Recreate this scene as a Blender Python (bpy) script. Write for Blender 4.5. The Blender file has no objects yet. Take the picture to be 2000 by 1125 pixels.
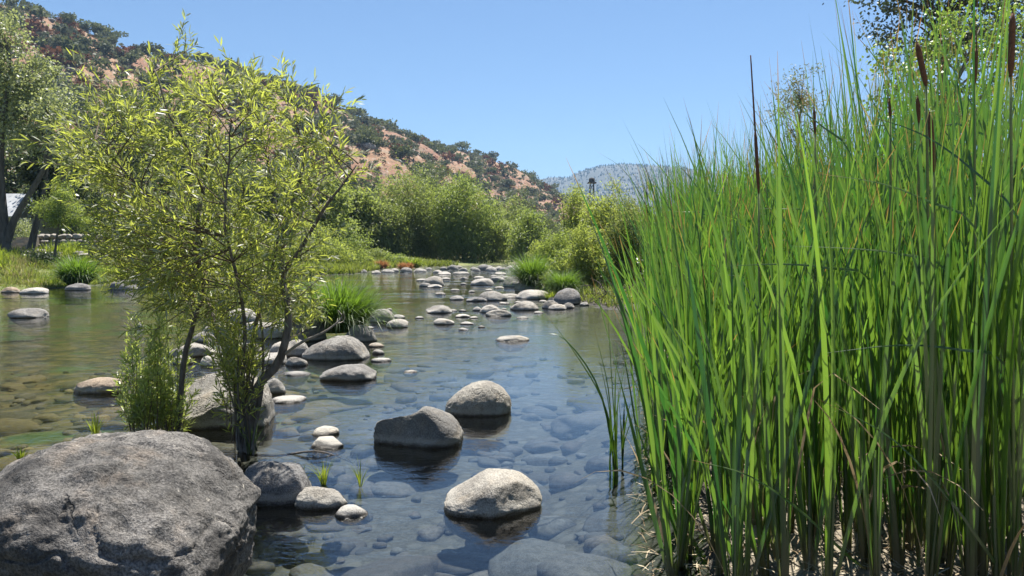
import bpy, bmesh, math, random
import numpy as np
from mathutils import Vector, Matrix

random.seed(7)
RNG = np.random.default_rng(7)
SC = bpy.context.scene
COL = SC.collection

# ------------------------------------------------------------------ camera, sky, sun, exposure
CAM_H = 1.5
FPX = 1428.0
PITCH = math.atan(74.5 / FPX)
cam_d = bpy.data.cameras.new('camera')
cam = bpy.data.objects.new('camera', cam_d)
COL.objects.link(cam)
cam.location = (0, 0, CAM_H)
cam.rotation_euler = (math.pi / 2 - PITCH, 0, 0)
cam_d.sensor_width = 36
cam_d.lens = 18 / (1000 / FPX)
cam_d.clip_start = 0.05
cam_d.clip_end = 9000
SC.camera = cam

SUN_EL, SUN_AZ = math.radians(68), math.radians(18)      # azimuth clockwise from +Y
world = bpy.data.worlds.new('World')
SC.world = world
world.use_nodes = True
wn = world.node_tree
for n in list(wn.nodes):
    wn.nodes.remove(n)
sky_t = wn.nodes.new('ShaderNodeTexSky')
sky_t.sky_type = 'NISHITA'
sky_t.sun_disc = False
sky_t.sun_elevation = SUN_EL
sky_t.sun_rotation = SUN_AZ
sky_t.altitude = 300
sky_t.air_density = 1.0
sky_t.dust_density = 0.0
sky_t.ozone_density = 6.5
bg = wn.nodes.new('ShaderNodeBackground')
bg.inputs['Strength'].default_value = 0.058
wo = wn.nodes.new('ShaderNodeOutputWorld')
wn.links.new(sky_t.outputs[0], bg.inputs[0])
wn.links.new(bg.outputs[0], wo.inputs[0])

sun_d = bpy.data.lights.new('sun', 'SUN')
sun_d.energy = 5.0
sun_d.angle = math.radians(0.5)
sun_d.color = (1.0, 0.95, 0.87)
sun = bpy.data.objects.new('sun', sun_d)
COL.objects.link(sun)
sdir = Vector((math.sin(SUN_AZ) * math.cos(SUN_EL), math.cos(SUN_AZ) * math.cos(SUN_EL), math.sin(SUN_EL)))
sun.rotation_euler = sdir.to_track_quat('Z', 'Y').to_euler()
sun.location = (20, 40, 60)

SC.view_settings.view_transform = 'Standard'
SC.view_settings.look = 'None'
SC.view_settings.gamma = 1
SC.view_settings.exposure = 1.15
SC.view_settings.use_curve_mapping = False
SC.render.engine = 'CYCLES'
cy = SC.cycles
cy.max_bounces = 8
cy.diffuse_bounces = 3
cy.glossy_bounces = 3
cy.transmission_bounces = 4
cy.transparent_max_bounces = 8
cy.caustics_reflective = False
cy.caustics_refractive = False
cy.use_denoising = True

# ------------------------------------------------------------------ helpers
CP, SP = math.cos(PITCH), math.sin(PITCH)

def at(px, y, d):
    """point of the place seen at (px, y) of the photograph, d metres ahead"""
    u, v = (px - 1000) / FPX, (562.5 - y) / FPX
    fy = CP + v * SP
    fz = -SP + v * CP
    t = d / fy
    return np.array((u * t, d, CAM_H + fz * t))

def gnd(px, y, z=0.0):
    u, v = (px - 1000) / FPX, (562.5 - y) / FPX
    fy = CP + v * SP
    fz = -SP + v * CP
    t = (z - CAM_H) / fz
    return np.array((u * t, fy * t, z))

def vnoise(p, seed=0):
    p = np.asarray(p, dtype=np.float64)
    i = np.floor(p).astype(np.int64)
    f = p - i
    u = f * f * (3 - 2 * f)
    out = np.zeros(len(p))
    M = np.int64(0xffffffff)
    for dx in (0, 1):
        for dy in (0, 1):
            for dz in (0, 1):
                h = ((i[:, 0] + dx) * 374761393 + (i[:, 1] + dy) * 668265263 + (i[:, 2] + dz) * 1440662683 + seed * 974634401) & M
                h = ((h ^ (h >> 13)) * 1274126177) & M
                h = (h ^ (h >> 16)) & M
                h = (h * 2246822519) & M
                h = h ^ (h >> 15)
                w = (u[:, 0] if dx else 1 - u[:, 0]) * (u[:, 1] if dy else 1 - u[:, 1]) * (u[:, 2] if dz else 1 - u[:, 2])
                out += w * (h / 4294967295.0)
    return out * 2 - 1

def fbm(p, octaves=4, seed=0, gain=0.5):
    p = np.asarray(p, dtype=np.float64)
    s, a = np.zeros(len(p)), 1.0
    for k in range(octaves):
        s += a * vnoise(p * (2 ** k) + 17.3 * k, seed + k)
        a *= gain
    return s

def norm(v):
    v = np.asarray(v, dtype=np.float64)
    return v / np.maximum(np.linalg.norm(v, axis=-1, keepdims=True), 1e-9)

def obj(name, me, parent=None, loc=None):
    o = bpy.data.objects.new(name, me)
    COL.objects.link(o)
    if parent is not None:
        o.parent = parent
    if loc is not None:
        o.location = loc
    return o

def tag(o, label=None, cat=None, group=None, kind=None):
    if label: o['label'] = label
    if cat: o['category'] = cat
    if group: o['group'] = group
    if kind: o['kind'] = kind
    return o

def empty(name, loc, label, cat, group=None):
    o = bpy.data.objects.new(name, None)
    COL.objects.link(o)
    o.location = tuple(loc)
    o.empty_display_size = 0.1
    return tag(o, label, cat, group)

class MB:
    """collects vertices and faces and links them as one mesh object"""
    def __init__(self):
        self.V, self.F, self.n, self.UV = [], [], 0, []
    def add(self, V, F, m=0, uv=None):
        V = np.asarray(V, dtype=np.float64).reshape(-1, 3)
        if not isinstance(F, (list, tuple)) or (len(F) and not isinstance(F[0], np.ndarray)):
            F = [np.asarray(F)]
        for f in F:
            if len(f):
                self.F.append((np.asarray(f, dtype=np.int64) + self.n, m))
        self.V.append(V)
        self.UV.append(np.zeros((len(V), 2)) if uv is None else np.asarray(uv))
        self.n += len(V)
    def box(self, c, s, rz=0, m=0):
        x, y, z = np.array(s) / 2.0
        V = np.array([(-x, -y, -z), (x, -y, -z), (x, y, -z), (-x, y, -z), (-x, -y, z), (x, -y, z), (x, y, z), (-x, y, z)])
        ca, sa = math.cos(rz), math.sin(rz)
        V = V @ np.array(((ca, sa, 0), (-sa, ca, 0), (0, 0, 1))) + np.array(c)
        self.add(V, [(0, 3, 2, 1), (4, 5, 6, 7), (0, 1, 5, 4), (1, 2, 6, 5), (2, 3, 7, 6), (3, 0, 4, 7)], m)
    def tube(self, P, R, k=5, m=0):
        P = np.asarray(P, dtype=np.float64)
        n = len(P)
        R = np.broadcast_to(np.asarray(R, dtype=np.float64), (n,))
        T = norm(np.gradient(P, axis=0))
        ref = np.array((0.31, 0.77, 0.55)) if abs(T[0][2]) > 0.8 else np.array((0.05, 0.1, 1.0))
        A = norm(np.cross(T, ref))
        B = np.cross(T, A)
        an = np.arange(k) * 2 * math.pi / k
        ring = P[:, None, :] + R[:, None, None] * (np.cos(an)[None, :, None] * A[:, None, :] + np.sin(an)[None, :, None] * B[:, None, :])
        i = np.arange(n - 1)[:, None] * k
        j = np.arange(k)[None, :]
        j2 = (j + 1) % k
        Q = np.stack((i + j, i + j2, i + k + j2, i + k + j), axis=-1).reshape(-1, 4)
        self.add(ring.reshape(-1, 3), [Q, np.array([list(range(n * k - k, n * k))])], m)
    def mesh(self, name, mats, off=None, smooth=True):
        V = np.concatenate(self.V)
        if off is not None:
            V = V - np.asarray(off)
        UV = np.concatenate(self.UV)
        me = bpy.data.meshes.new(name)
        me.vertices.add(len(V))
        me.vertices.foreach_set('co', V.astype(np.float32).ravel())
        loops = np.concatenate([f.ravel() for f, m in self.F])
        sizes = np.concatenate([np.full(len(f), f.shape[1]) for f, m in self.F])
        mi = np.concatenate([np.full(len(f), m) for f, m in self.F])
        me.loops.add(len(loops))
        me.loops.foreach_set('vertex_index', loops.astype(np.int32))
        me.polygons.add(len(sizes))
        st = np.concatenate(([0], np.cumsum(sizes)[:-1]))
        me.polygons.foreach_set('loop_start', st.astype(np.int32))
        me.polygons.foreach_set('material_index', mi.astype(np.int32))
        me.polygons.foreach_set('use_smooth', np.full(len(sizes), bool(smooth)))
        if UV.any():
            l = me.uv_layers.new(name='UVMap')
            l.data.foreach_set('uv', UV[loops].astype(np.float32).ravel())
        me.update(calc_edges=True)
        for m in (mats if isinstance(mats, (list, tuple)) else [mats]):
            me.materials.append(m)
        return me
    def build(self, name, mats, parent=None, off=None, smooth=True):
        return obj(name, self.mesh(name, mats, off, smooth), parent)

def leaf_cards(mb, P, D, L, W, m=0, droop=0.0, bend=0.15, simple=False):
    """real leaf blades: base, widening, tip; four triangles each (two when simple)"""
    P = np.asarray(P); D = norm(D); n = len(P)
    if n == 0: return
    L = np.broadcast_to(L, (n,))[:, None]; W = np.broadcast_to(W, (n,))[:, None]
    R = norm(RNG.normal(size=(n, 3)))
    S = norm(np.cross(D, R)); N = np.cross(S, D)
    dn = np.array((0, 0, -1.0)) * droop
    mid1 = P + D * L * 0.32 + N * L * bend * 0.5
    mid2 = P + D * L * 0.68 + N * L * bend * 0.4 + dn * L * 0.3
    tip = P + D * L + dn * L * 0.8
    if simple:
        mid = P + D * L * 0.5 + N * L * bend
        V = np.stack((P, mid + S * W / 2, tip, mid - S * W / 2), axis=1).reshape(-1, 3)
        b = np.arange(n)[:, None] * 4
        mb.add(V, [b + np.array([[0, 1, 2, 3]])], m)
        return
    V = np.stack((P, mid1 + S * W / 2, mid1 - S * W / 2, mid2 + S * W * 0.42, mid2 - S * W * 0.42, tip), axis=1).reshape(-1, 3)
    b = np.arange(n)[:, None] * 6
    mb.add(V, [np.concatenate((b + np.array([[0, 1, 2]]), b + np.array([[3, 5, 4]]))), b + np.array([[1, 3, 4, 2]])], m)

def bez(a, b, c, n):
    t = np.linspace(0, 1, n)[:, None]
    return (1 - t) ** 2 * np.asarray(a) + 2 * t * (1 - t) * np.asarray(b) + t * t * np.asarray(c)

def smooth_line(P, n):
    """Catmull-Rom through the points"""
    P = np.asarray(P, dtype=np.float64)
    Q = np.vstack((2 * P[0] - P[1], P, 2 * P[-1] - P[-2]))
    ts = np.linspace(0, len(P) - 1 - 1e-6, n)
    out = []
    for t in ts:
        i = int(t); f = t - i
        p0, p1, p2, p3 = Q[i], Q[i + 1], Q[i + 2], Q[i + 3]
        out.append(0.5 * (2 * p1 + (p2 - p0) * f + (2 * p0 - 5 * p1 + 4 * p2 - p3) * f * f + (3 * p1 - p0 - 3 * p2 + p3) * f ** 3))
    return np.array(out)

# ------------------------------------------------------------------ materials
class NT:
    def __init__(self, name):
        self.m = bpy.data.materials.new(name)
        self.m.use_nodes = True
        self.t = self.m.node_tree
        for n in list(self.t.nodes): self.t.nodes.remove(n)
        self.out = self.t.nodes.new('ShaderNodeOutputMaterial')
    def n(self, typ, ins=None, **kw):
        nd = self.t.nodes.new('ShaderNode' + typ)
        for k, v in kw.items(): setattr(nd, k, v)
        for k, v in (ins or {}).items(): self.set(nd.inputs[k], v)
        return nd
    def set(self, sock, v):
        if hasattr(v, 'is_output'): self.t.links.new(v, sock)
        elif hasattr(v, 'outputs'): self.t.links.new(v.outputs[0], sock)
        else:
            if sock.type == 'RGBA' and len(v) == 3: v = (*v, 1)
            sock.default_value = v
    def math(self, op, a, b=0.0, clamp=False):
        nd = self.n('Math', operation=op, use_clamp=clamp)
        self.set(nd.inputs[0], a); self.set(nd.inputs[1], b)
        return nd.outputs[0]
    def mix(self, f, a, b, blend='MIX'):
        nd = self.n('Mix', data_type='RGBA', blend_type=blend)
        self.set(nd.inputs[0], f); self.set(nd.inputs[6], a); self.set(nd.inputs[7], b)
        return nd.outputs[2]
    def noise(self, vec, scale, detail=3, rough=0.55, dist=0.0):
        nd = self.n('TexNoise', {'Scale': scale, 'Detail': detail, 'Roughness': rough, 'Distortion': dist})
        if vec is not None: self.set(nd.inputs['Vector'], vec)
        return nd.outputs['Fac']
    def ramp(self, f, lo, hi):
        nd = self.n('MapRange', {'Value': f, 'From Min': lo, 'From Max': hi}, interpolation_type='SMOOTHSTEP')
        return nd.outputs[0]
    def end(self, sh, disp=None):
        self.set(self.out.inputs['Surface'], sh)
        return self.m

def rnd_island(t):
    return t.n('NewGeometry').outputs['Random Per Island']

def leaf_mat(name, c1, c2, trans, gloss=0.06, rough=0.4, tmix=0.45, c3=None, p3=0.0):
    gloss *= 0.6; rough += 0.1
    t = NT(name)
    r = rnd_island(t)
    c = t.mix(r, c1, c2)
    tr = t.mix(r, [x * 0.75 for x in trans], [min(1, x * 1.25) for x in trans])
    if c3:
        r2 = t.math('FRACT', t.math('MULTIPLY', r, 37.7))
        k = t.math('LESS_THAN', r2, p3)
        c = t.mix(k, c, c3); tr = t.mix(k, tr, c3)
    d = t.n('BsdfDiffuse', {'Color': c})
    b = t.n('BsdfTranslucent', {'Color': tr})
    s = t.n('MixShader', {0: tmix, 1: d, 2: b})
    g = t.n('BsdfGlossy', {'Color': (1, 1, 1), 'Roughness': rough})
    return t.end(t.n('MixShader', {0: gloss, 1: s, 2: g}))

def rock_mat(name, lo, hi, warm, wet=True, grain=140, bump=0.5, lichen=0.0, crack=0.35):
    t = NT(name)
    tc = t.n('TexCoord').outputs['Object']
    oi = t.n('ObjectInfo').outputs['Random']
    off = t.n('VectorMath', {0: tc, 1: t.n('CombineXYZ', {0: t.math('MULTIPLY', oi, 40), 1: t.math('MULTIPLY', oi, 23)})}, operation='ADD').outputs[0]
    big = t.noise(off, 3.0, 5, 0.6)
    mid = t.noise(off, 14.0, 6, 0.68, 0.4)
    fine = t.noise(off, grain, 3, 0.7)
    c = t.mix(t.ramp(big, 0.3, 0.7), lo, hi)
    c = t.mix(t.ramp(mid, 0.35, 0.72), t.mix(0.5, c, lo), c)
    c = t.mix(t.math('MULTIPLY', t.ramp(t.noise(off, 5.0, 4, 0.6), 0.5, 0.75), 0.55), c, warm)
    sp = t.ramp(fine, 0.38, 0.62)
    c = t.mix(0.75, c, t.mix(sp, (0.25, 0.24, 0.23), (0.95, 0.93, 0.9)), 'SOFT_LIGHT')
    dk = t.math('LESS_THAN', t.noise(off, grain * 0.55, 2, 0.5), 0.36)
    c = t.mix(t.math('MULTIPLY', dk, 0.55), c, (0.06, 0.055, 0.05))
    if lichen:
        lm = t.ramp(t.noise(off, 4.0, 6, 0.72, 0.8), 0.53, 0.62)
        c = t.mix(t.math('MULTIPLY', lm, lichen * 0.8), c, (0.045, 0.043, 0.042))
        pv = t.ramp(t.noise(t.n('Mapping', {'Vector': off, 'Scale': (2.2, 2.2, 0.5)}), 4.5, 4, 0.6, 1.2), 0.665, 0.70)
        c = t.mix(t.math('MULTIPLY', pv, 0.75), c, (0.44, 0.41, 0.36))
    wv = t.n('VectorMath', {0: off, 1: t.n('VectorMath', {0: t.n('TexNoise', {'Vector': off, 'Scale': 5.0, 'Detail': 4}).outputs['Color'], 1: (0.35, 0.35, 0.35)}, operation='MULTIPLY')}, operation='ADD').outputs[0]
    vo = t.n('TexVoronoi', {'Vector': wv, 'Scale': 2.6}, feature='DISTANCE_TO_EDGE').outputs['Distance']
    ck = t.math('MULTIPLY', t.ramp(vo, 0.018, 0.003), t.ramp(t.noise(off, 2.2, 2, 0.5), 0.5, 0.6))
    c = t.mix(t.math('MULTIPLY', ck, crack), c, (0.03, 0.028, 0.025))
    st = t.ramp(t.noise(t.n('Mapping', {'Vector': off, 'Scale': (1, 1, 0.3)}), 7.0, 5, 0.7), 0.52, 0.66)
    c = t.mix(t.math('MULTIPLY', st, 0.4), c, t.mix(1.0, c, (0.45, 0.42, 0.38), 'MULTIPLY'))
    c = t.mix(1.0, c, t.n('CombineColor', {0: t.math('ADD', t.math('MULTIPLY', oi, 0.46), 0.72), 1: t.math('ADD', t.math('MULTIPLY', oi, 0.42), 0.73), 2: t.math('ADD', t.math('MULTIPLY', oi, 0.34), 0.75)}), 'MULTIPLY')
    ro = 0.85
    if wet:
        z = t.n('SeparateXYZ', {0: t.n('NewGeometry').outputs['Position']}).outputs[2]
        zz = t.math('SUBTRACT', z, t.math('MULTIPLY', t.math('SUBTRACT', mid, 0.5), 0.05))
        ring = t.math('MULTIPLY', t.ramp(zz, 0.024, 0.036), t.ramp(zz, 0.085, 0.05))
        c = t.mix(t.math('MULTIPLY', ring, 0.35), c, (0.55, 0.52, 0.46))
        w = t.ramp(zz, 0.028, 0.008)
        c = t.mix(w, c, t.mix(1.0, c, (0.30, 0.28, 0.26), 'MULTIPLY'))
        ro = t.math('SUBTRACT', 0.85, t.math('MULTIPLY', w, 0.6))
        u = t.ramp(z, -0.01, -0.05)
        c = t.mix(t.math('MULTIPLY', u, 0.75), c, (0.06, 0.055, 0.035))
    h = t.math('SUBTRACT', t.math('ADD', t.math('MULTIPLY', mid, 1.0), t.math('MULTIPLY', fine, 0.18)), t.math('MULTIPLY', ck, 0.5))
    b = t.n('Bump', {'Strength': bump, 'Distance': 0.045, 'Height': h})
    p = t.n('BsdfPrincipled', {'Base Color': c, 'Roughness': ro, 'Normal': b})
    p.inputs['Specular IOR Level'].default_value = 0.35
    return t.end(p)

def bark_mat(name, a, b, scale=18):
    t = NT(name)
    tc = t.n('TexCoord').outputs['Object']
    mp = t.n('Mapping', {'Vector': tc, 'Scale': (1, 1, 0.25)})
    nz = t.noise(mp, scale, 5, 0.65, 0.5)
    c = t.mix(t.ramp(nz, 0.3, 0.7), a, b)
    bp = t.n('Bump', {'Strength': 0.6, 'Distance': 0.02, 'Height': nz})
    return t.end(t.n('BsdfPrincipled', {'Base Color': c, 'Roughness': 0.9, 'Normal': bp}))

def plain_mat(name, a, b, scale=4, rough=0.85):
    t = NT(name)
    nz = t.noise(t.n('TexCoord').outputs['Object'], scale, 5, 0.6)
    c = t.mix(t.ramp(nz, 0.3, 0.7), a, b)
    bp = t.n('Bump', {'Strength': 0.3, 'Distance': 0.02, 'Height': nz})
    return t.end(t.n('BsdfPrincipled', {'Base Color': c, 'Roughness': rough, 'Normal': bp}))

M_ROCK = rock_mat('granite', (0.19, 0.183, 0.172), (0.36, 0.345, 0.315), (0.37, 0.31, 0.235), bump=0.7)
M_BIGROCK = rock_mat('dark_granite', (0.045, 0.0445, 0.044), (0.225, 0.215, 0.205), (0.26, 0.21, 0.165), grain=110, bump=0.75, lichen=0.9, crack=0.8)
M_PALE = rock_mat('pale_granite', (0.26, 0.25, 0.235), (0.44, 0.42, 0.385), (0.42, 0.36, 0.29), bump=0.6)
M_DARKROCK = rock_mat('dark_boulder', (0.14, 0.14, 0.138), (0.30, 0.29, 0.28), (0.3, 0.25, 0.2), bump=0.7)
M_WARM = rock_mat('warm_granite', (0.19, 0.15, 0.115), (0.34, 0.28, 0.215), (0.38, 0.28, 0.19), bump=0.6)
M_DRYROCK = rock_mat('dry_granite', (0.25, 0.23, 0.21), (0.45, 0.42, 0.38), (0.42, 0.34, 0.27), wet=False)
M_HILLROCK = rock_mat('hill_rock', (0.2, 0.18, 0.17), (0.36, 0.32, 0.29), (0.36, 0.25, 0.18), wet=False, grain=6, bump=0.2)

M_WILLOW = leaf_mat('willow_leaf', (0.08, 0.135, 0.03), (0.22, 0.23, 0.06), (0.52, 0.58, 0.09), gloss=0.08, rough=0.36, tmix=0.55, c3=(0.30, 0.33, 0.19), p3=0.2)
M_WBARK = bark_mat('willow_bark', (0.075, 0.063, 0.052), (0.21, 0.185, 0.16), 30)
M_TWIG = plain_mat('twig', (0.10, 0.075, 0.05), (0.16, 0.12, 0.07), 20)
M_DEADWOOD = plain_mat('dead_wood', (0.24, 0.21, 0.17), (0.36, 0.32, 0.27), 30)
M_BARK = bark_mat('bark', (0.055, 0.047, 0.04), (0.13, 0.115, 0.10), 6)

# ------------------------------------------------------------------ ground
YL = np.array([-60, 0, 5, 10, 17, 22, 26, 30, 34.5, 40, 43, 46, 58, 63, 68, 74, 76])
XL = np.array([-13, -13, -13.5, -15, -17, -18, -18.2, -17.6, -16.7, -15.4, -11.6, -9.8, -10, -7.6, -4, 0, 2])
YR = np.array([-60, 0, 3.4, 5.0, 6.9, 10, 15, 17.8, 18.4, 21, 24.6, 30, 41, 45, 63, 70, 76])
XR = np.array([0.5, 0.7, 0.95, 1.2, 1.6, 2.15, 3.1, 3.3, 2.3, 1.85, 1.25, 1.15, 0.85, 0.75, 0.6, 1.0, 0.6])

def river_in(x, y):
    return np.minimum(x - np.interp(y, YL, XL), np.interp(y, YR, XR) - x)

def sstep(t):
    t = np.clip(t, 0, 1)
    return t * t * (3 - 2 * t)

def ground_z(x, y):
    x = np.asarray(x, dtype=np.float64); y = np.asarray(y, dtype=np.float64)
    p = np.stack((x, y, np.zeros_like(x)), axis=-1).reshape(-1, 3)
    n1 = fbm(p * 0.35, 3, 3).reshape(x.shape)
    n2 = fbm(p * 2.2, 3, 5).reshape(x.shape)
    d = river_in(x, y) + n1 * 0.12
    dep = 0.30 + 0.22 * sstep((-x - 2.5) / 5.0) - 0.14 * sstep((y - 40) / 20)
    bed = -dep * sstep((d + 0.05) / 1.3) + n2 * 0.03
    isl = 0.27 * np.exp(-(((x + 2.2) / 0.65) ** 2 + ((y - 5.7) / 0.5) ** 2)) + 0.2 * np.exp(-(((x + 3.2) / 1.0) ** 2 + ((y - 10) / 1.5) ** 2))
    bed = bed + isl
    o = np.maximum(-d, 0)
    right = 0.10 * sstep(o / 0.6) + 1.3 * sstep((o - 1.5) / 7)
    left = 0.16 * sstep(o / 0.7) + 1.15 * sstep((o - 0.4) / 11)
    bank = np.where(x > np.interp(y, YR, XR) - 0.5, right, left) + n1 * 0.10 * sstep(o / 2) + n2 * 0.02
    far = 0.15 + 1.1 * sstep((y - 82) / 50)
    bank = np.where(y > 68, np.maximum(bank * (1 - sstep((y - 68) / 8)), 0) + far * sstep((y - 68) / 6) , bank)
    return np.where(d > 0, np.where(y > 74, bank, bed), bank)

def axis(pts):
    out = []
    for a, b, s in pts:
        out.append(np.arange(a, b, s))
    return np.concatenate(out + [np.array([pts[-1][1]])])

gx = axis([(-2400, -400, 250), (-400, -80, 40), (-80, -30, 5), (-30, -6, 0.5), (-6, 5, 0.1), (5, 20, 0.7), (20, 80, 6), (80, 400, 40), (400, 2400, 250)])
gy = axis([(-30, 0, 3), (0, 14, 0.12), (14, 30, 0.3), (30, 85, 0.6), (85, 200, 5), (200, 600, 40), (600, 2950, 250)])
GX, GY = np.meshgrid(gx, gy)
GZ = ground_z(GX, GY)
mb = MB()
nx, ny = len(gx), len(gy)
ii = (np.arange(ny - 1)[:, None] * nx + np.arange(nx - 1)[None, :]).reshape(-1)
mb.add(np.stack((GX, GY, GZ), -1).reshape(-1, 3), [np.stack((ii, ii + 1, ii + nx + 1, ii + nx), -1)])

def ground_mat():
    t = NT('ground')
    g = t.n('NewGeometry')
    pos = g.outputs['Position']
    sx = t.n('SeparateXYZ', {0: pos})
    x, y, z = sx.outputs
    n_big = t.noise(pos, 0.6, 4, 0.6)
    n_mid = t.noise(pos, 5, 5, 0.65)
    n_fin = t.noise(pos, 45, 4, 0.7)
    # river bed: gravel and algae
    v = t.n('TexVoronoi', {'Vector': t.n('VectorMath', {0: pos, 1: (1, 1, 0.3)}, operation='MULTIPLY'), 'Scale': 9.0})
    vd = v.outputs['Distance']; vc = t.n('SeparateColor', {0: v.outputs['Color']}).outputs[0]
    grav = t.mix(vc, (0.035, 0.034, 0.033), (0.13, 0.122, 0.108))
    grav = t.mix(t.ramp(vd, 0.25, 0.6), grav, (0.05, 0.045, 0.035))
    grav = t.mix(t.math('MULTIPLY', t.ramp(n_fin, 0.4, 0.65), 0.5), grav, (0.15, 0.14, 0.115))
    alg = t.mix(n_mid, (0.10, 0.08, 0.02), (0.36, 0.24, 0.055))
    left = t.ramp(x, -1.2, -4.0)
    midf = t.ramp(y, 7.0, 12.0)
    af = t.math('MULTIPLY', t.math('MAXIMUM', left, t.math('MULTIPLY', midf, t.ramp(x, -0.2, -2.0))), t.ramp(n_big, 0.12, 0.42))
    bed = t.mix(t.math('MULTIPLY', af, 0.9), grav, alg)
    v2 = t.n('TexVoronoi', {'Vector': t.n('VectorMath', {0: pos, 1: (1, 1.4, 0.3)}, operation='MULTIPLY'), 'Scale': 3.2})
    v2c = t.n('SeparateColor', {0: v2.outputs['Color']}).outputs[0]
    alg = t.mix(t.ramp(v2.outputs['Distance'], 0.35, 0.75), alg, (0.035, 0.03, 0.01))
    alg = t.mix(t.math('MULTIPLY', v2c, 0.75), alg, (0.07, 0.06, 0.02))
    bed = t.mix(t.math('MULTIPLY', af, 0.9), grav, alg)
    grn = t.math('MULTIPLY', t.math('MULTIPLY', t.ramp(t.noise(pos, 0.9, 3, 0.5), 0.52, 0.62), left), 0.7)
    bed = t.mix(grn, bed, (0.06, 0.13, 0.02))
    # mud and litter by the cattails
    mud = t.mix(t.ramp(n_mid, 0.35, 0.65), (0.10, 0.085, 0.065), (0.34, 0.29, 0.21))
    mud = t.mix(t.ramp(n_fin, 0.5, 0.7), mud, (0.42, 0.37, 0.28))
    # grassy bank
    gr = t.mix(t.ramp(n_mid, 0.3, 0.7), (0.08, 0.12, 0.025), (0.17, 0.17, 0.05))
    gr = t.mix(t.math('MULTIPLY', t.ramp(n_big, 0.55, 0.75), 0.6), gr, (0.3, 0.24, 0.13))
    dry = t.mix(n_big, (0.30, 0.22, 0.13), (0.16, 0.15, 0.06))
    bank = t.mix(t.ramp(x, -0.5, 0.4), gr, mud)
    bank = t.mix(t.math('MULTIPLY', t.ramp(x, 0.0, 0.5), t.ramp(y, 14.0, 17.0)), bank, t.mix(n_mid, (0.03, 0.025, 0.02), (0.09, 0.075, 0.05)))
    bank = t.mix(t.ramp(y, 75, 120), bank, dry)
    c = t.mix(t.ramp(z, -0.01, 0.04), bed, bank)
    wetk = t.math('MULTIPLY', t.ramp(z, 0.06, 0.01), t.ramp(z, -0.03, 0.0))
    c = t.mix(t.math('MULTIPLY', wetk, 0.6), c, (0.03, 0.026, 0.02))
    b = t.n('Bump', {'Strength': 0.6, 'Distance': 0.04, 'Height': t.math('SUBTRACT', n_mid, t.math('MULTIPLY', vd, 0.6))})
    return t.end(t.n('BsdfPrincipled', {'Base Color': c, 'Roughness': 0.85, 'Normal': b}))

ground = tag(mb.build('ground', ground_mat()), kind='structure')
GROUND = ground

# water ------------------------------------------------------------
def water_mat():
    t = NT('river_water')
    pos = t.n('NewGeometry').outputs['Position']
    sx = t.n('SeparateXYZ', {0: pos})
    x, y, z = sx.outputs
    m1 = t.n('Mapping', {'Vector': pos, 'Scale': (1.0, 1.6, 1.0), 'Rotation': (0, 0, 0.35)})
    a = t.noise(m1, 2.2, 4, 0.55, 0.6)
    b = t.noise(t.n('Mapping', {'Vector': pos, 'Scale': (1, 2.0, 1), 'Rotation': (0, 0, -0.25)}), 9.0, 3, 0.6, 0.4)
    f = t.noise(pos, 30.0, 2, 0.5)
    calm = t.ramp(x, -1.6, 0.3)
    nearm = t.ramp(y, 13.0, 7.0)
    cm = t.math('MULTIPLY', calm, nearm)
    amp = t.math('SUBTRACT', 1.0, t.math('MULTIPLY', cm, 0.62))
    patch = t.ramp(t.noise(pos, 0.35, 3, 0.6), 0.35, 0.65)
    amp = t.math('MULTIPLY', amp, t.math('ADD', 0.6, t.math('MULTIPLY', patch, 0.75)))
    amp = t.math('MULTIPLY', amp, t.math('SUBTRACT', 1.0, t.math('MULTIPLY', t.ramp(y, 9.0, 22.0), 0.5)))
    rif = t.ramp(y, 40.0, 58.0)
    amp = t.math('ADD', amp, t.math('MULTIPLY', rif, 2.6))
    strk = t.ramp(t.noise(t.n('Mapping', {'Vector': pos, 'Scale': (0.22, 0.9, 1)}), 1.0, 3, 0.6), 0.54, 0.66)
    amp = t.math('ADD', amp, t.math('MULTIPLY', t.math('MULTIPLY', strk, t.ramp(y, 16.0, 24.0)), 2.6))
    h = t.math('ADD', t.math('MULTIPLY', a, 1.0), t.math('ADD', t.math('MULTIPLY', b, 0.32), t.math('MULTIPLY', f, 0.09)))
    h = t.math('MULTIPLY', h, amp)
    bp = t.n('Bump', {'Strength': 1.0, 'Distance': 0.013, 'Height': h})
    fr = t.n('Fresnel', {'IOR': 1.6, 'Normal': bp})
    tr = t.n('BsdfTransparent', {'Color': (0.68, 0.735, 0.73)})
    gl = t.n('BsdfGlossy', {'Color': (1, 1, 1), 'Roughness': 0.03, 'Normal': bp})
    s = t.n('MixShader', {0: fr, 1: tr, 2: gl})
    fo = t.noise(t.n('Mapping', {'Vector': pos, 'Scale': (0.7, 2.0, 1)}), 3.0, 6, 0.75)
    fm = t.math('MULTIPLY', t.ramp(fo, 0.555, 0.64), t.ramp(y, 38.0, 52.0))
    s2 = t.n('MixShader', {0: t.math('MULTIPLY', fm, 0.8), 1: s, 2: t.n('BsdfDiffuse', {'Color': (0.75, 0.78, 0.8)})})
    return t.end(s2)

mb = MB()
wx = np.linspace(-26, 9, 30); wy = np.linspace(-8, 79, 60)
WX, WY = np.meshgrid(wx, wy)
ii = (np.arange(59)[:, None] * 30 + np.arange(29)[None, :]).reshape(-1)
mb.add(np.stack((WX, WY, np.zeros_like(WX)), -1).reshape(-1, 3), [np.stack((ii, ii + 1, ii + 31, ii + 30), -1)])
WATER = tag(mb.build('river_water', water_mat()), kind='structure')

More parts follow.
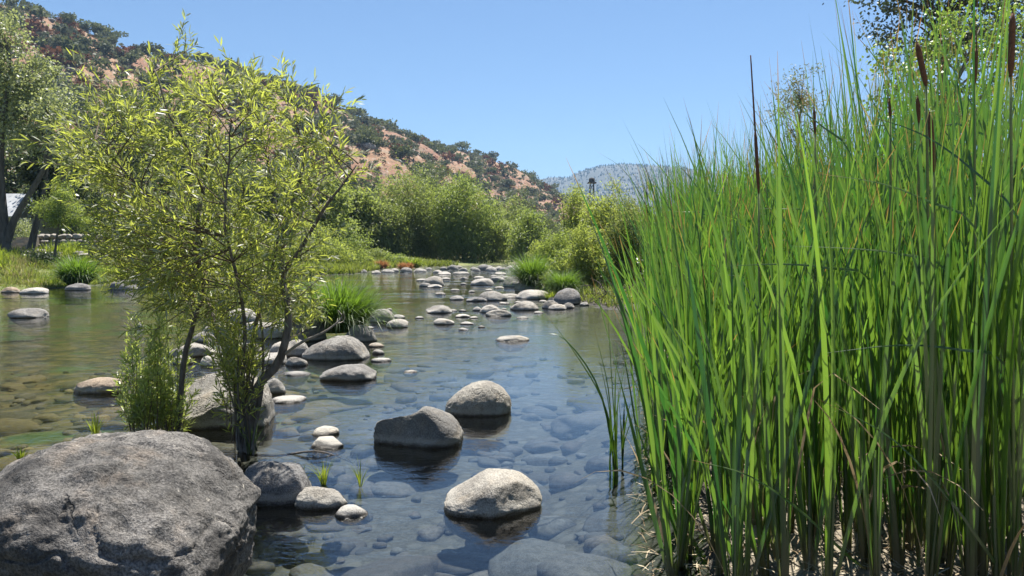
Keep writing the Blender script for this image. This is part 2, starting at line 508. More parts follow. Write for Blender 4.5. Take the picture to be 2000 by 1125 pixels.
# ------------------------------------------------------------------ hill and far mountain
RPX = np.array([-1200, -500, -200, 0, 60, 150, 270, 330, 400, 560, 640, 750, 830, 900, 950, 1000, 1060, 1120, 1180, 1250, 1350])
RY = np.array([60, -40, -10, 28, 45, 66, 98, 118, 134, 172, 208, 238, 272, 297, 310, 338, 364, 380, 410, 445, 480])
def hill_pt(px, s):
    px = np.asarray(px, dtype=np.float64); s = np.asarray(s, dtype=np.float64)
    yr = np.interp(px, RPX, RY)
    dr = np.interp(px, [-1200, 0, 400, 800, 1100, 1350], [250, 300, 350, 430, 520, 600])
    db = np.interp(px, [-1200, 0, 800, 1100, 1350], [95, 105, 150, 230, 300])
    zr = CAM_H + (488 - yr) / FPX * dr
    Y = db + (dr - db) * s
    X = (px - 1000) / FPX * Y
    prof = np.where(s < 1, s ** 0.92, 1 - (s - 1) * 1.1)
    Z = zr * prof - 1.5 * (1 - np.clip(s * 8, 0, 1))
    p = np.stack((X, Y, np.zeros_like(X)), -1).reshape(-1, 3)
    n = fbm(p * 0.02, 4, 11).reshape(X.shape)
    n2 = fbm(p * 0.12, 3, 21).reshape(X.shape)
    return np.stack((X, Y, Z + (n * 6.5 + n2 * 2.0) * np.clip(s * 3, 0, 1) * np.clip(1.6 - np.abs(s - 0.6), 0.3, 1)), -1)

def hill_mat():
    t = NT('dry_hillside')
    pos = t.n('NewGeometry').outputs['Position']
    a = t.noise(pos, 0.03, 5, 0.6); b = t.noise(pos, 0.16, 5, 0.65); c_ = t.noise(pos, 0.9, 4, 0.7)
    c = t.mix(t.ramp(b, 0.3, 0.7), (0.25, 0.135, 0.075), (0.36, 0.22, 0.12))
    c = t.mix(t.math('MULTIPLY', t.ramp(a, 0.42, 0.6), 0.8), c, (0.25, 0.115, 0.07))
    c = t.mix(t.math('MULTIPLY', t.ramp(b, 0.52, 0.62), 0.6), c, (0.22, 0.18, 0.14))
    c = t.mix(t.math('MULTIPLY', t.ramp(c_, 0.48, 0.6), 0.6), c, (0.14, 0.11, 0.06))
    c = t.mix(t.math('MULTIPLY', t.ramp(t.noise(pos, 0.35, 5, 0.75), 0.55, 0.63), 0.6), c, (0.36, 0.31, 0.26))
    bp = t.n('Bump', {'Strength': 0.8, 'Distance': 1.5, 'Height': t.math('ADD', b, t.math('MULTIPLY', c_, 0.4))})
    return t.end(t.n('BsdfPrincipled', {'Base Color': c, 'Roughness': 0.95, 'Normal': bp}))

hp = np.arange(-1200, 1351, 7.0); hs = np.linspace(0, 1.5, 75)
HP, HS = np.meshgrid(hp, hs)
mb = MB()
n0 = len(hp)
ii = (np.arange(len(hs) - 1)[:, None] * n0 + np.arange(n0 - 1)[None, :]).reshape(-1)
mb.add(hill_pt(HP, HS).reshape(-1, 3), [np.stack((ii, ii + 1, ii + n0 + 1, ii + n0), -1)])
tag(mb.build('hill', hill_mat()), kind='structure')

MPX = np.array([700, 900, 1040, 1075, 1110, 1130, 1170, 1220, 1280, 1330, 1400, 1500, 1700, 2000, 2400])
MY = np.array([404, 370, 352, 346, 349, 338, 327, 322, 324, 328, 340, 350, 330, 360, 420])
def mtn_pt(px, s):
    yr = np.interp(px, MPX, MY)
    dr = 2300.0; db = 1300.0
    zr = CAM_H + (488 - yr) / FPX * dr
    Y = db + (dr - db) * s
    X = (px - 1000) / FPX * Y
    prof = np.where(s < 1, s ** 0.9, 1 - (s - 1) * 0.9)
    p = np.stack((X, Y, np.zeros_like(X)), -1).reshape(-1, 3)
    n = fbm(p * 0.004, 5, 31).reshape(X.shape)
    return np.stack((X, Y, zr * prof + n * 22 * np.clip(s * 2, 0, 1) * np.clip(np.abs(s - 1) * 4 + 0.12, 0, 1) - 5 * (1 - np.clip(s * 8, 0, 1))), -1)

def mtn_mat():
    t = NT('far_mountain')
    pos = t.n('NewGeometry').outputs['Position']
    b = t.noise(pos, 0.012, 5, 0.7); c_ = t.noise(pos, 0.09, 4, 0.7)
    c = t.mix(t.ramp(b, 0.42, 0.62), (0.095, 0.095, 0.09), (0.075, 0.078, 0.07))
    c = t.mix(t.math('MULTIPLY', t.ramp(c_, 0.45, 0.6), 0.6), c, (0.07, 0.075, 0.065))
    return t.end(t.n('BsdfPrincipled', {'Base Color': c, 'Roughness': 0.95}))
hp = np.arange(700, 2401, 9.0); hs = np.linspace(0, 1.5, 60)
HP, HS = np.meshgrid(hp, hs)
mb = MB(); n0 = len(hp)
ii = (np.arange(len(hs) - 1)[:, None] * n0 + np.arange(n0 - 1)[None, :]).reshape(-1)
mb.add(mtn_pt(HP, HS).reshape(-1, 3), [np.stack((ii, ii + 1, ii + n0 + 1, ii + n0), -1)])
tag(mb.build('mountain', mtn_mat()), kind='structure')
# far-off forest on the mountain, one mass
mb = MB()
N = 3500
q = mtn_pt(RNG.uniform(1000, 1500, N), RNG.uniform(0.3, 1.01, N))
h = RNG.uniform(4, 7, N); r = h * RNG.uniform(0.25, 0.4, N)
an = RNG.uniform(0, 6.28, N)
V = []
for k in range(4):
    V.append(q + np.stack((np.cos(an + k * 1.571) * r, np.sin(an + k * 1.571) * r, h * 0.25), -1))
V.append(q + np.stack((r * 0, r * 0, h), -1)); V.append(q - np.array((0, 0, 1.0)))
V = np.stack(V, 1).reshape(-1, 3)
b = np.arange(N)[:, None] * 6
mb.add(V, [np.concatenate([b + np.array([[k, (k + 1) % 4, 4]]) for k in range(4)] + [b + np.array([[(k + 1) % 4, k, 5]]) for k in range(4)])])
M_FARFOREST = plain_mat('far_forest', (0.07, 0.075, 0.062), (0.085, 0.09, 0.078), 0.05)
tag(mb.build('distant_forest', M_FARFOREST, smooth=False), label='dark forest dotted over the far blue mountain', kind='stuff')

# ------------------------------------------------------------------ haze
def haze():
    t = NT('haze')
    v = t.n('VolumePrincipled', {'Color': (0.42, 0.68, 1.0), 'Density': 0.00018, 'Anisotropy': 0.25})
    t.set(t.out.inputs['Volume'], v)
    mb = MB()
    mb.box((0, 1480, 208), (5200, 3060, 420))
    return tag(mb.build('haze', t.m, smooth=False), kind='stuff')
haze()

# ------------------------------------------------------------------ rocks
_ico = {}
def ico(sub):
    if sub not in _ico:
        bm = bmesh.new()
        bmesh.ops.create_icosphere(bm, subdivisions=sub, radius=1)
        bm.verts.ensure_lookup_table()
        V = np.array([v.co[:] for v in bm.verts]); F = np.array([[v.index for v in f.verts] for f in bm.faces])
        bm.free()
        _ico[sub] = (norm(V), F)
    return _ico[sub]

def rock_shape(sub, seed, radii, e=2.3, cuts=6, amp=0.10, prof=None, rough=0.012, hard=0.8):
    rg = np.random.default_rng(seed)
    U, F = ico(sub)
    p = U / (np.sum(np.abs(U) ** e, axis=1, keepdims=True) ** (1 / e))
    for k in range(cuts):
        n = norm(rg.normal(size=3) * np.array((1, 1, 0.75)))
        h = rg.uniform(0.62, 0.9)
        d = p @ n
        ex = np.maximum(d - h, 0)
        p = p - n * (ex * hard)[:, None]
    q = U * 1.0
    dsp = fbm(q * 1.3 + seed * 3.1, 2, seed) * amp + fbm(q * 5 + seed, 3, seed + 9) * amp * 0.22 + fbm(q * 16 + seed, 3, seed + 19) * rough
    p = p * (1 + dsp)[:, None]
    if prof:
        s = np.interp(p[:, 0], [a for a, b in prof], [b for a, b in prof])
        k = np.clip(p[:, 2] * 3, 0, 1)
        p[:, 2] *= 1 + (s - 1) * k
    p = p * np.array(radii)
    return p, F

def rock(px, yb, w, hp_, label, seed, name='river_rock', cat='rock', mat=None, group=None, deep=0.75, z0=0.0, rz=0.0, under=0.3, **kw):
    f = gnd(px, yb, z0)
    d0 = f[1]
    W = w / FPX * d0
    dep = W * deep
    dc = d0 + dep * 0.42
    H = CAM_H - (yb - hp_ - 488) / FPX * dc - z0
    H = max(H, 0.02)
    x = (px - 1000) / FPX * dc
    zc = z0 + H * 0.06 - 0.01
    rzv = H - (zc - z0)
    pxw = w * 1024 / 2000
    sub = 6 if pxw > 150 else 5 if pxw > 45 else 4 if pxw > 14 else 3
    kw.setdefault('cuts', 7)
    small = w < 66
    if small: kw['cuts'] = 3
    kw.setdefault('e', 2.0 if small else (2.3, 2.7, 3.1)[seed % 3])
    kw.setdefault('hard', (0.6, 0.95)[seed % 2])
    kw.setdefault('rough', 0.018)
    V, F = rock_shape(sub, seed, (W * 0.52, dep * 0.52, rzv), **kw)
    top = V[:, 2].max()
    up = V[:, 2] > 0
    V[up, 2] *= rzv / top
    V[~up, 2] *= (min(under, W * 0.35, 0.28) / max(-V[:, 2].min(), 0.005)) if rzv < 0.2 else 0.9
    mb = MB(); mb.add(V, [F])
    o = mb.build(name, mat or M_ROCK)
    o.location = (x, dc, zc)
    o.rotation_euler = (0, 0, rz)
    return tag(o, label, cat, group)

G_MID = 'rocks standing in the shallow river'
# the large boulder in front
def big_boulder():
    V, F = rock_shape(7, 5, (1.0, 1.0, 1.0), e=2.5, cuts=7, amp=0.10, rough=0.010, hard=0.45,
                      prof=[(-1, 0.35), (-0.75, 0.52), (-0.45, 0.83), (-0.15, 0.97), (0.1, 0.99), (0.35, 1.02), (0.6, 0.95), (0.8, 0.82), (1, 0.66)])
    V = V * np.array((0.68, 0.55, 0.5))
    # a hollow and a ledge on the face turned to the water
    for c, r, a in (((0.10, -0.50, -0.04), 0.13, 0.07), ((0.33, -0.36, 0.2), 0.05, 0.045), ((-0.15, -0.5, 0.12), 0.2, 0.03)):
        dd = np.linalg.norm(V - np.array(c), axis=1)
        V[:, 1] += a * np.exp(-(dd / r) ** 2)
    g = fbm(V * 9, 3, 77) * 0.014 + np.minimum(fbm(V * 26, 3, 78), 0.25) * 0.005 + np.minimum(vnoise(V * 70, 79), 0.1) * 0.004
    g -= 0.02 * np.clip(0.06 - np.abs(fbm(V * 2.2, 3, 91)), 0, 1) / 0.06
    V += norm(V) * g[:, None]
    # overhang on the right: tuck the foot inwards
    k = np.clip(-V[:, 2] / 0.4, 0, 1)
    V[:, 0] *= 1 - 0.25 * k
    mb = MB(); mb.add(V, [F])
    o = mb.build('boulder', M_BIGROCK)
    o.location = (-1.69, 2.93, 0.22)
    tag(o, 'massive dark speckled granite boulder, by far the largest rock in the river', 'boulder')
big_boulder()

rock(815, 872, 172, 84, 'blocky grey boulder with a peaked hump, standing in clear blue water', 101, 'boulder', 'boulder', e=3.2, cuts=3, amp=0.05, deep=0.8,
     prof=[(-1, 0.82), (-0.75, 0.86), (-0.3, 0.84), (0.0, 0.88), (0.2, 1.06), (0.4, 1.0), (0.65, 0.8), (1, 0.62)])
rock(933, 812, 130, 66, 'smooth domed grey boulder just behind the blocky peaked one', 102, 'boulder', 'boulder', e=2.4, cuts=3, amp=0.05,
     prof=[(-1, 0.6), (-0.5, 0.82), (0.0, 1.0), (0.35, 1.0), (1, 0.9)])
rock(962, 1008, 196, 80, 'wedge shaped pale grey rock sloping to one side, nearest rock in open water', 103, 'boulder', 'boulder', e=2.7, cuts=4, amp=0.05, deep=0.85,
     prof=[(-1, 0.35), (-0.5, 0.62), (-0.1, 1.0), (0.5, 0.98), (0.8, 0.85), (1, 0.75)])
rock(540, 985, 140, 78, 'dark fronted rock with grass at its foot beside the massive boulder', 104, mat=M_DARKROCK, cuts=5)
rock(622, 994, 110, 38, 'low rounded rock between the grassy dark rock and open water', 105, cuts=4)
rock(685, 1011, 66, 15, 'small pale rock barely above water next to a low rounded rock', 106, mat=M_PALE)
rock(432, 838, 186, 108, 'large shaded boulder right behind the willow stems', 107, 'boulder', 'boulder', cuts=5, deep=0.8)
rock(658, 703, 128, 48, 'long dark grey boulder in front of the sedge tuft', 108, 'boulder', 'boulder', cuts=4, amp=0.06, e=2.6,
     prof=[(-1, 0.6), (-0.5, 0.8), (0, 1), (0.7, 1), (1, 0.8)])
rock(575, 695, 70, 30, 'low grey rock touching the long dark boulder near the sedge', 109)
rock(588, 668, 84, 60, 'dark slanting rock leaning beside the sedge tuft', 110, mat=M_DARKROCK, cuts=8, e=2.8, prof=[(-1, 0.5), (0, 0.85), (0.7, 1.05), (1, 1)])
rock(702, 668, 62, 34, 'dark rock under the edge of the sedge tuft', 111, mat=M_DARKROCK)
rock(678, 744, 108, 32, 'streaked half sunken rock downstream of the long dark boulder', 112, mat=M_DARKROCK, prof=[(-1, 0.5), (0, 0.8), (0.5, 1.05), (1, 0.9)])
rock(196, 768, 98, 30, 'lone warm brown rock in the clear green pool', 113, mat=M_WARM)
rock(470, 630, 64, 28, 'pale rounded rock at the back of the heap behind the willow', 114, mat=M_PALE)
rock(510, 662, 110, 34, 'broad pale rock in the heap behind the willow', 115, mat=M_PALE)
rock(375, 697, 90, 28, 'pale rock at the pool side of the willow stems', 116)
rock(455, 694, 70, 26, 'pale rock half hidden by willow stems', 117, mat=M_PALE)
rock(520, 712, 76, 22, 'flat white rock in front of the heap behind the willow', 118, mat=M_PALE)
rock(578, 715, 44, 18, 'small grey stone at the foot of the leaning willow limb', 119)
rock(632, 851, 54, 16, 'small wet stone with rippling water round it', 120, mat=M_PALE)
rock(632, 876, 84, 17, 'flat pale stone with a hollow near the drooping root twig', 121, mat=M_PALE)
rock(556, 787, 66, 10, 'flat pale stone awash beside the willow foot', 122, mat=M_PALE)
rock(572, 734, 62, 7, 'thin dark stone awash with white ripples', 123)
rock(733, 678, 30, 8, 'little tan stone beside the sedge rock', 124, mat=M_WARM)
rock(737, 692, 24, 9, 'tiny dark stone beyond the half sunken streaked rock', 125, mat=M_DARKROCK)
rock(742, 707, 38, 7, 'little white stone above the streaked rock', 126, mat=M_PALE)
rock(800, 728, 28, 4, 'sliver of stone alone in mid water', 127, mat=M_PALE)
# left shore
rock(55, 621, 68, 19, 'grey domed rock alone in the still pool off the grassy bank', 130)
rock(68, 574, 54, 13, 'smooth flat topped pale rock at the grassy water edge', 131, mat=M_PALE)
rock(20, 572, 34, 12, 'brownish rock at the grassy water edge, furthest from the willow', 132, mat=M_WARM)
rock(151, 567, 48, 14, 'two toned rock in front of the rounded sedge on the bank', 133)
rock(240, 566, 54, 20, 'dark sided boulder where the grassy bank ends', 134, mat=M_DARKROCK)
rock(263, 556, 20, 13, 'small stone leaning behind the dark sided bank boulder', 135)
rock(270, 640, 18, 10, 'small white stone beside the willow sapling', 136, mat=M_PALE)
# stones of the middle reach
MID = [
 (744, 630, 44, 24, 0, 'grey two part rock, first of the mid river stones past the sedge'), (776, 640, 40, 15, 2, 'pale pointed stone touching the grey two part rock'),
 (776, 622, 26, 7, 2, 'small flat stone behind the grey two part rock'), (855, 612, 47, 14, 0, 'broad low rock in mid river reflected in olive water'),
 (866, 634, 37, 11, 2, 'rounded pale stone reflected in mid river'), (914, 634, 27, 5, 2, 'flat small stone beside a rounded pale one'),
 (905, 645, 18, 4, 2, 'tiny flat stone nearest in the mid river scatter'), (904, 620, 28, 6, 2, 'small oval stone in the mid river scatter'),
 (892, 586, 24, 8, 2, 'white rounded stone leading the line of rocks'), (931, 589, 36, 8, 1, 'dark ripple edged flat stone'),
 (961, 587, 50, 17, 0, 'hump backed grey rock in the line across the river'), (995, 582, 40, 8, 2, 'flat tapering pale stone in the line of rocks'),
 (958, 611, 36, 14, 2, 'rounded tan stone with a smaller one in front'), (974, 618, 44, 12, 0, 'pointed grey stone with a dark crack'),
 (932, 607, 16, 7, 2, 'little upright white stone'), (903, 608, 14, 3, 2, 'tiny white stone in the gap between rocks'),
 (1000, 667, 58, 11, 0, 'long flat rock alone where sky blue water begins'), (1025, 606, 48, 16, 0, 'diamond looking rock doubled by its reflection'),
 (1042, 584, 60, 16, 2, 'broad pale rock below the bank grass'), (1032, 571, 52, 20, 0, 'rounded grey rock behind the broad pale one'),
 (1003, 560, 42, 18, 1, 'dark split rock with water running round it'), (1112, 594, 56, 28, 1, 'large dark rounded boulder at the right bank'),
 (1076, 603, 30, 15, 0, 'grey stone against the large dark bank boulder'), (1090, 605, 32, 10, 2, 'flat pale stone before the dark bank boulder'),
 (1111, 602, 22, 10, 0, 'small egg shaped stone touching the dark bank boulder'), (1142, 597, 17, 6, 2, 'white pebble beyond the dark bank boulder'),
 (1078, 589, 16, 8, 0, 'small grey knob of stone by the bank tuft'), (847, 559, 38, 18, 0, 'domed grey rock at the head of the pool'),
 (830, 560, 20, 7, 1, 'small dark stone beside the domed grey rock'), (850, 562, 26, 6, 2, 'flat white stone in front of the domed grey rock'),
 (941, 557, 40, 12, 2, 'smooth tan rock above the line of stones'), (972, 549, 28, 8, 2, 'pale stone below the riffle'),
 (1185, 597, 12, 5, 2, 'white pebble under the dark root bank'), (1220, 600, 16, 6, 2, 'pale pebble at the end of the dark root bank'),
 (1203, 594, 12, 5, 2, 'small pale pebble against the dark root bank'),
]
for k, (px, yb, w, h_, mt, lab) in enumerate(MID):
    rock(px, yb, w * 1.12, h_ * 1.12, lab, 200 + k, mat=(M_ROCK, M_DARKROCK, M_PALE)[mt], group=G_MID, deep=0.8, cuts=6)
PILE = [(420, 655, 50, 26, 'pale rock between the two crossing willow stems'), (548, 648, 44, 26, 'pale rock wedged beside the dark slanting rock'), (415, 716, 56, 24, 'pale rock above the large shaded boulder behind the willow'),
        (352, 712, 40, 18, 'small pale rock on the pool side, nearest the sapling'), (546, 690, 40, 22, 'white rock behind the leaning willow limb'), (488, 700, 46, 30, 'pale rock in the middle of the heap behind the willow'), (530, 770, 44, 30, 'dark rock tucked under the leaning willow limb'), (395, 668, 46, 20, 'flat grey rock at the back of the heap, pool side')]
for k, (px, yb, w, h_, lab) in enumerate(PILE):
    rock(px, yb, w, h_, lab, 160 + k, mat=(M_PALE, M_ROCK)[k % 2], cuts=6)
SCAT = [(905, 556), (888, 568), (921, 571), (860, 575), (955, 568), (975, 563), (1012, 592), (985, 594), (1060, 590), (1020, 622), (925, 622), (880, 608), (818, 622), (760, 606), (720, 642), (940, 640), (1052, 612), (985, 606), (870, 546), (905, 545), (935, 543), (965, 541), (990, 543), (1008, 548), (825, 548)]
for k, (px, yb) in enumerate(SCAT):
    rock(px, yb, 12 + (k * 7) % 13, 4 + (k * 5) % 5, 'small pale stone barely breaking the surface among the mid river rocks', 260 + k, mat=(M_PALE, M_ROCK)[k % 2], group='small stones among the mid river rocks')
# riffle rocks at the far end, alike
FARR = [(884, 527, 22, 10), (905, 529, 16, 6), (945, 529, 26, 13), (930, 530, 16, 7), (960, 531, 24, 10), (975, 527, 18, 7), (985, 529, 20, 7), (1000, 526, 22, 8), (1010, 530, 22, 8),
        (866, 527, 16, 6), (855, 533, 18, 6), (868, 536, 26, 6), (900, 535, 34, 5), (820, 531, 26, 7), (793, 532, 24, 10), (770, 531, 18, 7), (757, 532, 26, 6), (735, 534, 18, 6), (710, 532, 14, 6),
        (700, 533, 18, 7), (685, 534, 16, 6), (750, 521, 20, 13), (955, 524, 14, 6), (925, 526, 14, 5), (1016, 523, 18, 6), (975, 536, 26, 5), (838, 527, 14, 5), (895, 523, 14, 5)]
for k, (px, yb, w, h_) in enumerate(FARR):
    lab, grp = 'pale rounded rock in the white riffle at the far end of the river', 'rocks of the far riffle'
    if px == 945: lab = 'darkest and tallest rock of the far riffle'
    elif px == 750: lab = 'grey boulder on the far bank between orange plants'
    elif px == 793: lab = 'flat dark edged stone below the orange plants'
    rock(px, yb, w, h_, lab, 300 + k, mat=M_DARKROCK if px in (945, 793) else (M_ROCK if k % 3 == 0 else M_PALE), group=grp, deep=0.9, cuts=4)

rock(8, 970, 60, 50, 'blue grey rock peeping out at the far side of the massive boulder', 140, mat=M_DARKROCK)

# cobbles lying on the bed, parts of the ground
def cobbles():
    metas = []
    for k in range(10):
        V, F = rock_shape(3, 400 + k, (1, 0.75, 0.4), e=3.0, cuts=9, amp=0.14, hard=0.9)
        mb = MB(); mb.add(V, [F])
        metas.append(mb.mesh('cobble', M_COB))
    spots, tries = [], 0
    while len(spots) < 300 and tries < 20000:
        tries += 1
        y = 3.1 + 8.5 * random.random() ** 1.4
        x = random.uniform(-0.74 * y, min(0.42 * y, float(np.interp(y, YR, XR)) - 0.1))
        r = random.choice((0.06, 0.09, 0.13, 0.18, 0.26, 0.34)) * random.uniform(0.8, 1.2)
        if any((x - a) ** 2 + (y - b) ** 2 < (0.62 * (r + q)) ** 2 for a, b, q in spots): continue
        spots.append((x, y, r))
    zs = ground_z(np.array([s[0] for s in spots]), np.array([s[1] for s in spots]))
    for (x, y, r), z in zip(spots, zs):
        o = bpy.data.objects.new('cobble', random.choice(metas))
        COL.objects.link(o)
        o.parent = GROUND
        o.location = (x, y, min(z - r * 0.05, -0.03 - r * 0.42))
        o.rotation_euler = (random.uniform(-0.15, 0.15), random.uniform(-0.15, 0.15), random.uniform(0, 6.28))
        o.scale = (r, r, r * random.uniform(0.7, 1.0))
def small_cobbles():
    rg = np.random.default_rng(9)
    mb = MB()
    N = 800
    y = 3.0 + 9 * rg.random(N) ** 1.5
    x = -0.8 * y + rg.random(N) * (np.interp(y, YR, XR) + 0.8 * y)
    k = x > np.interp(y, YL, XL) + 0.3
    x, y = x[k], y[k]
    z = ground_z(x, y)
    base = [rock_shape(2, 430 + j, (1, 0.8, 0.5), e=3.2, cuts=8, amp=0.14) for j in range(8)]
    for j in range(len(x)):
        r = rg.uniform(0.025, 0.07) if rg.random() < 0.75 else rg.uniform(0.07, 0.16)
        if z[j] > -0.05: continue
        V, F = base[j % 8]
        a = rg.uniform(0, 6.28); ca, sa = math.cos(a), math.sin(a)
        V = V @ np.array(((ca, sa, 0), (-sa, ca, 0), (0, 0, 1))) * r + np.array((x[j], y[j], min(z[j] + r * 0.05, -0.03 - r * 0.5)))
        mb.add(V, [F])
    tag(mb.build('small_cobbles', M_COB, GROUND), kind='stuff')
def cobble_mat():
    t = NT('bed_cobble')
    oi = t.n('ObjectInfo').outputs['Random']
    tc = t.n('TexCoord').outputs['Object']
    pos = t.n('NewGeometry').outputs['Position']
    x = t.n('SeparateXYZ', {0: pos}).outputs[0]
    oi = t.math('FRACT', t.math('ADD', oi, t.math('MULTIPLY', rnd_island(t), 5.3)))
    c = t.mix(oi, (0.02, 0.021, 0.023), (0.13, 0.132, 0.135))
    r2 = t.math('FRACT', t.math('MULTIPLY', oi, 13.7))
    c = t.mix(t.math('MULTIPLY', r2, 0.4), c, (0.15, 0.10, 0.07))
    left = t.ramp(x, -1.2, -3.2)
    c = t.mix(t.math('MULTIPLY', left, 0.8), c, t.mix(r2, (0.10, 0.075, 0.02), (0.38, 0.25, 0.06)))
    n = t.noise(tc, 7, 5, 0.7)
    c = t.mix(t.math('MULTIPLY', t.ramp(n, 0.4, 0.65), 0.6), c, t.mix(left, (0.03, 0.028, 0.022), (0.12, 0.1, 0.05)))
    f = t.noise(tc, 40, 3, 0.6)
    c = t.mix(0.4, c, t.mix(t.ramp(f, .4, .6), (.2, .2, .2), (.9, .9, .9)), 'SOFT_LIGHT')
    return t.end(t.n('BsdfPrincipled', {'Base Color': c, 'Roughness': 0.8}))
M_COB = cobble_mat()
cobbles()
small_cobbles()

# ------------------------------------------------------------------ the willow
def in_poly(x, y, poly):
    c = False
    j = len(poly) - 1
    for i in range(len(poly)):
        xi, yi = poly[i]; xj, yj = poly[j]
        if (yi > y) != (yj > y) and x < (xj - xi) * (y - yi) / (yj - yi) + xi: c = not c
        j = i
    return c

def leafy_branch(wood, fol, path, r0, ntw, tw_len, leaf_l, leaf_w, dens, rg, t0=0.25, up=0.35):
    """a branch path with side twigs and leaves along them"""
    n = len(path)
    wood.tube(path, np.linspace(r0, r0 * 0.25, n), 5)
    T = norm(np.gradient(path, axis=0))
    lines = [path[int(n * 0.55):]]
    for k in range(ntw):
        f = t0 + (1 - t0) * (k + rg.random()) / ntw
        i = min(n - 2, int(f * (n - 1)))
        side = norm(np.cross(T[i], rg.normal(size=3)))
        d = norm(T[i] * rg.uniform(0.5, 1.0) + side * rg.uniform(0.5, 1.0) + np.array((0, 0, up)))
        ln = tw_len * rg.uniform(0.6, 1.25) * (1.15 - 0.4 * f)
        p = bez(path[i], path[i] + d * ln * 0.5, path[i] + d * ln + np.array((0, 0, -0.06 * ln)) + rg.normal(size=3) * ln * 0.06, 6)
        wood.tube(p, np.linspace(r0 * 0.3, 0.0008, 6), 3)
        lines.append(p)
    P, D = [], []
    for p in lines:
        seg = np.linalg.norm(np.diff(p, axis=0), axis=1).sum()
        m = max(3, int(seg * dens))
        tt = np.linspace(0.12, 1.0, m) * (len(p) - 1.001)
        i = tt.astype(int); fr = (tt - i)[:, None]
        pos = p[i] * (1 - fr) + p[i + 1] * fr
        tg = norm(p[i + 1] - p[i])
        sd = norm(np.cross(tg, rg.normal(size=(m, 3))))
        sd *= np.where(np.arange(m) % 2, 1, -1)[:, None]
        D.append(norm(tg * rg.uniform(0.6, 1.2, (m, 1)) + sd * rg.uniform(0.4, 0.9, (m, 1)) + rg.normal(size=(m, 3)) * 0.15))
        P.append(pos)
    P = np.concatenate(P); D = np.concatenate(D)
    ll = leaf_l * rg.uniform(0.6, 1.25, len(P))
    leaf_cards(fol, P, D, ll, leaf_w * rg.uniform(0.75, 1.2, len(P)), droop=0.12, bend=0.06)

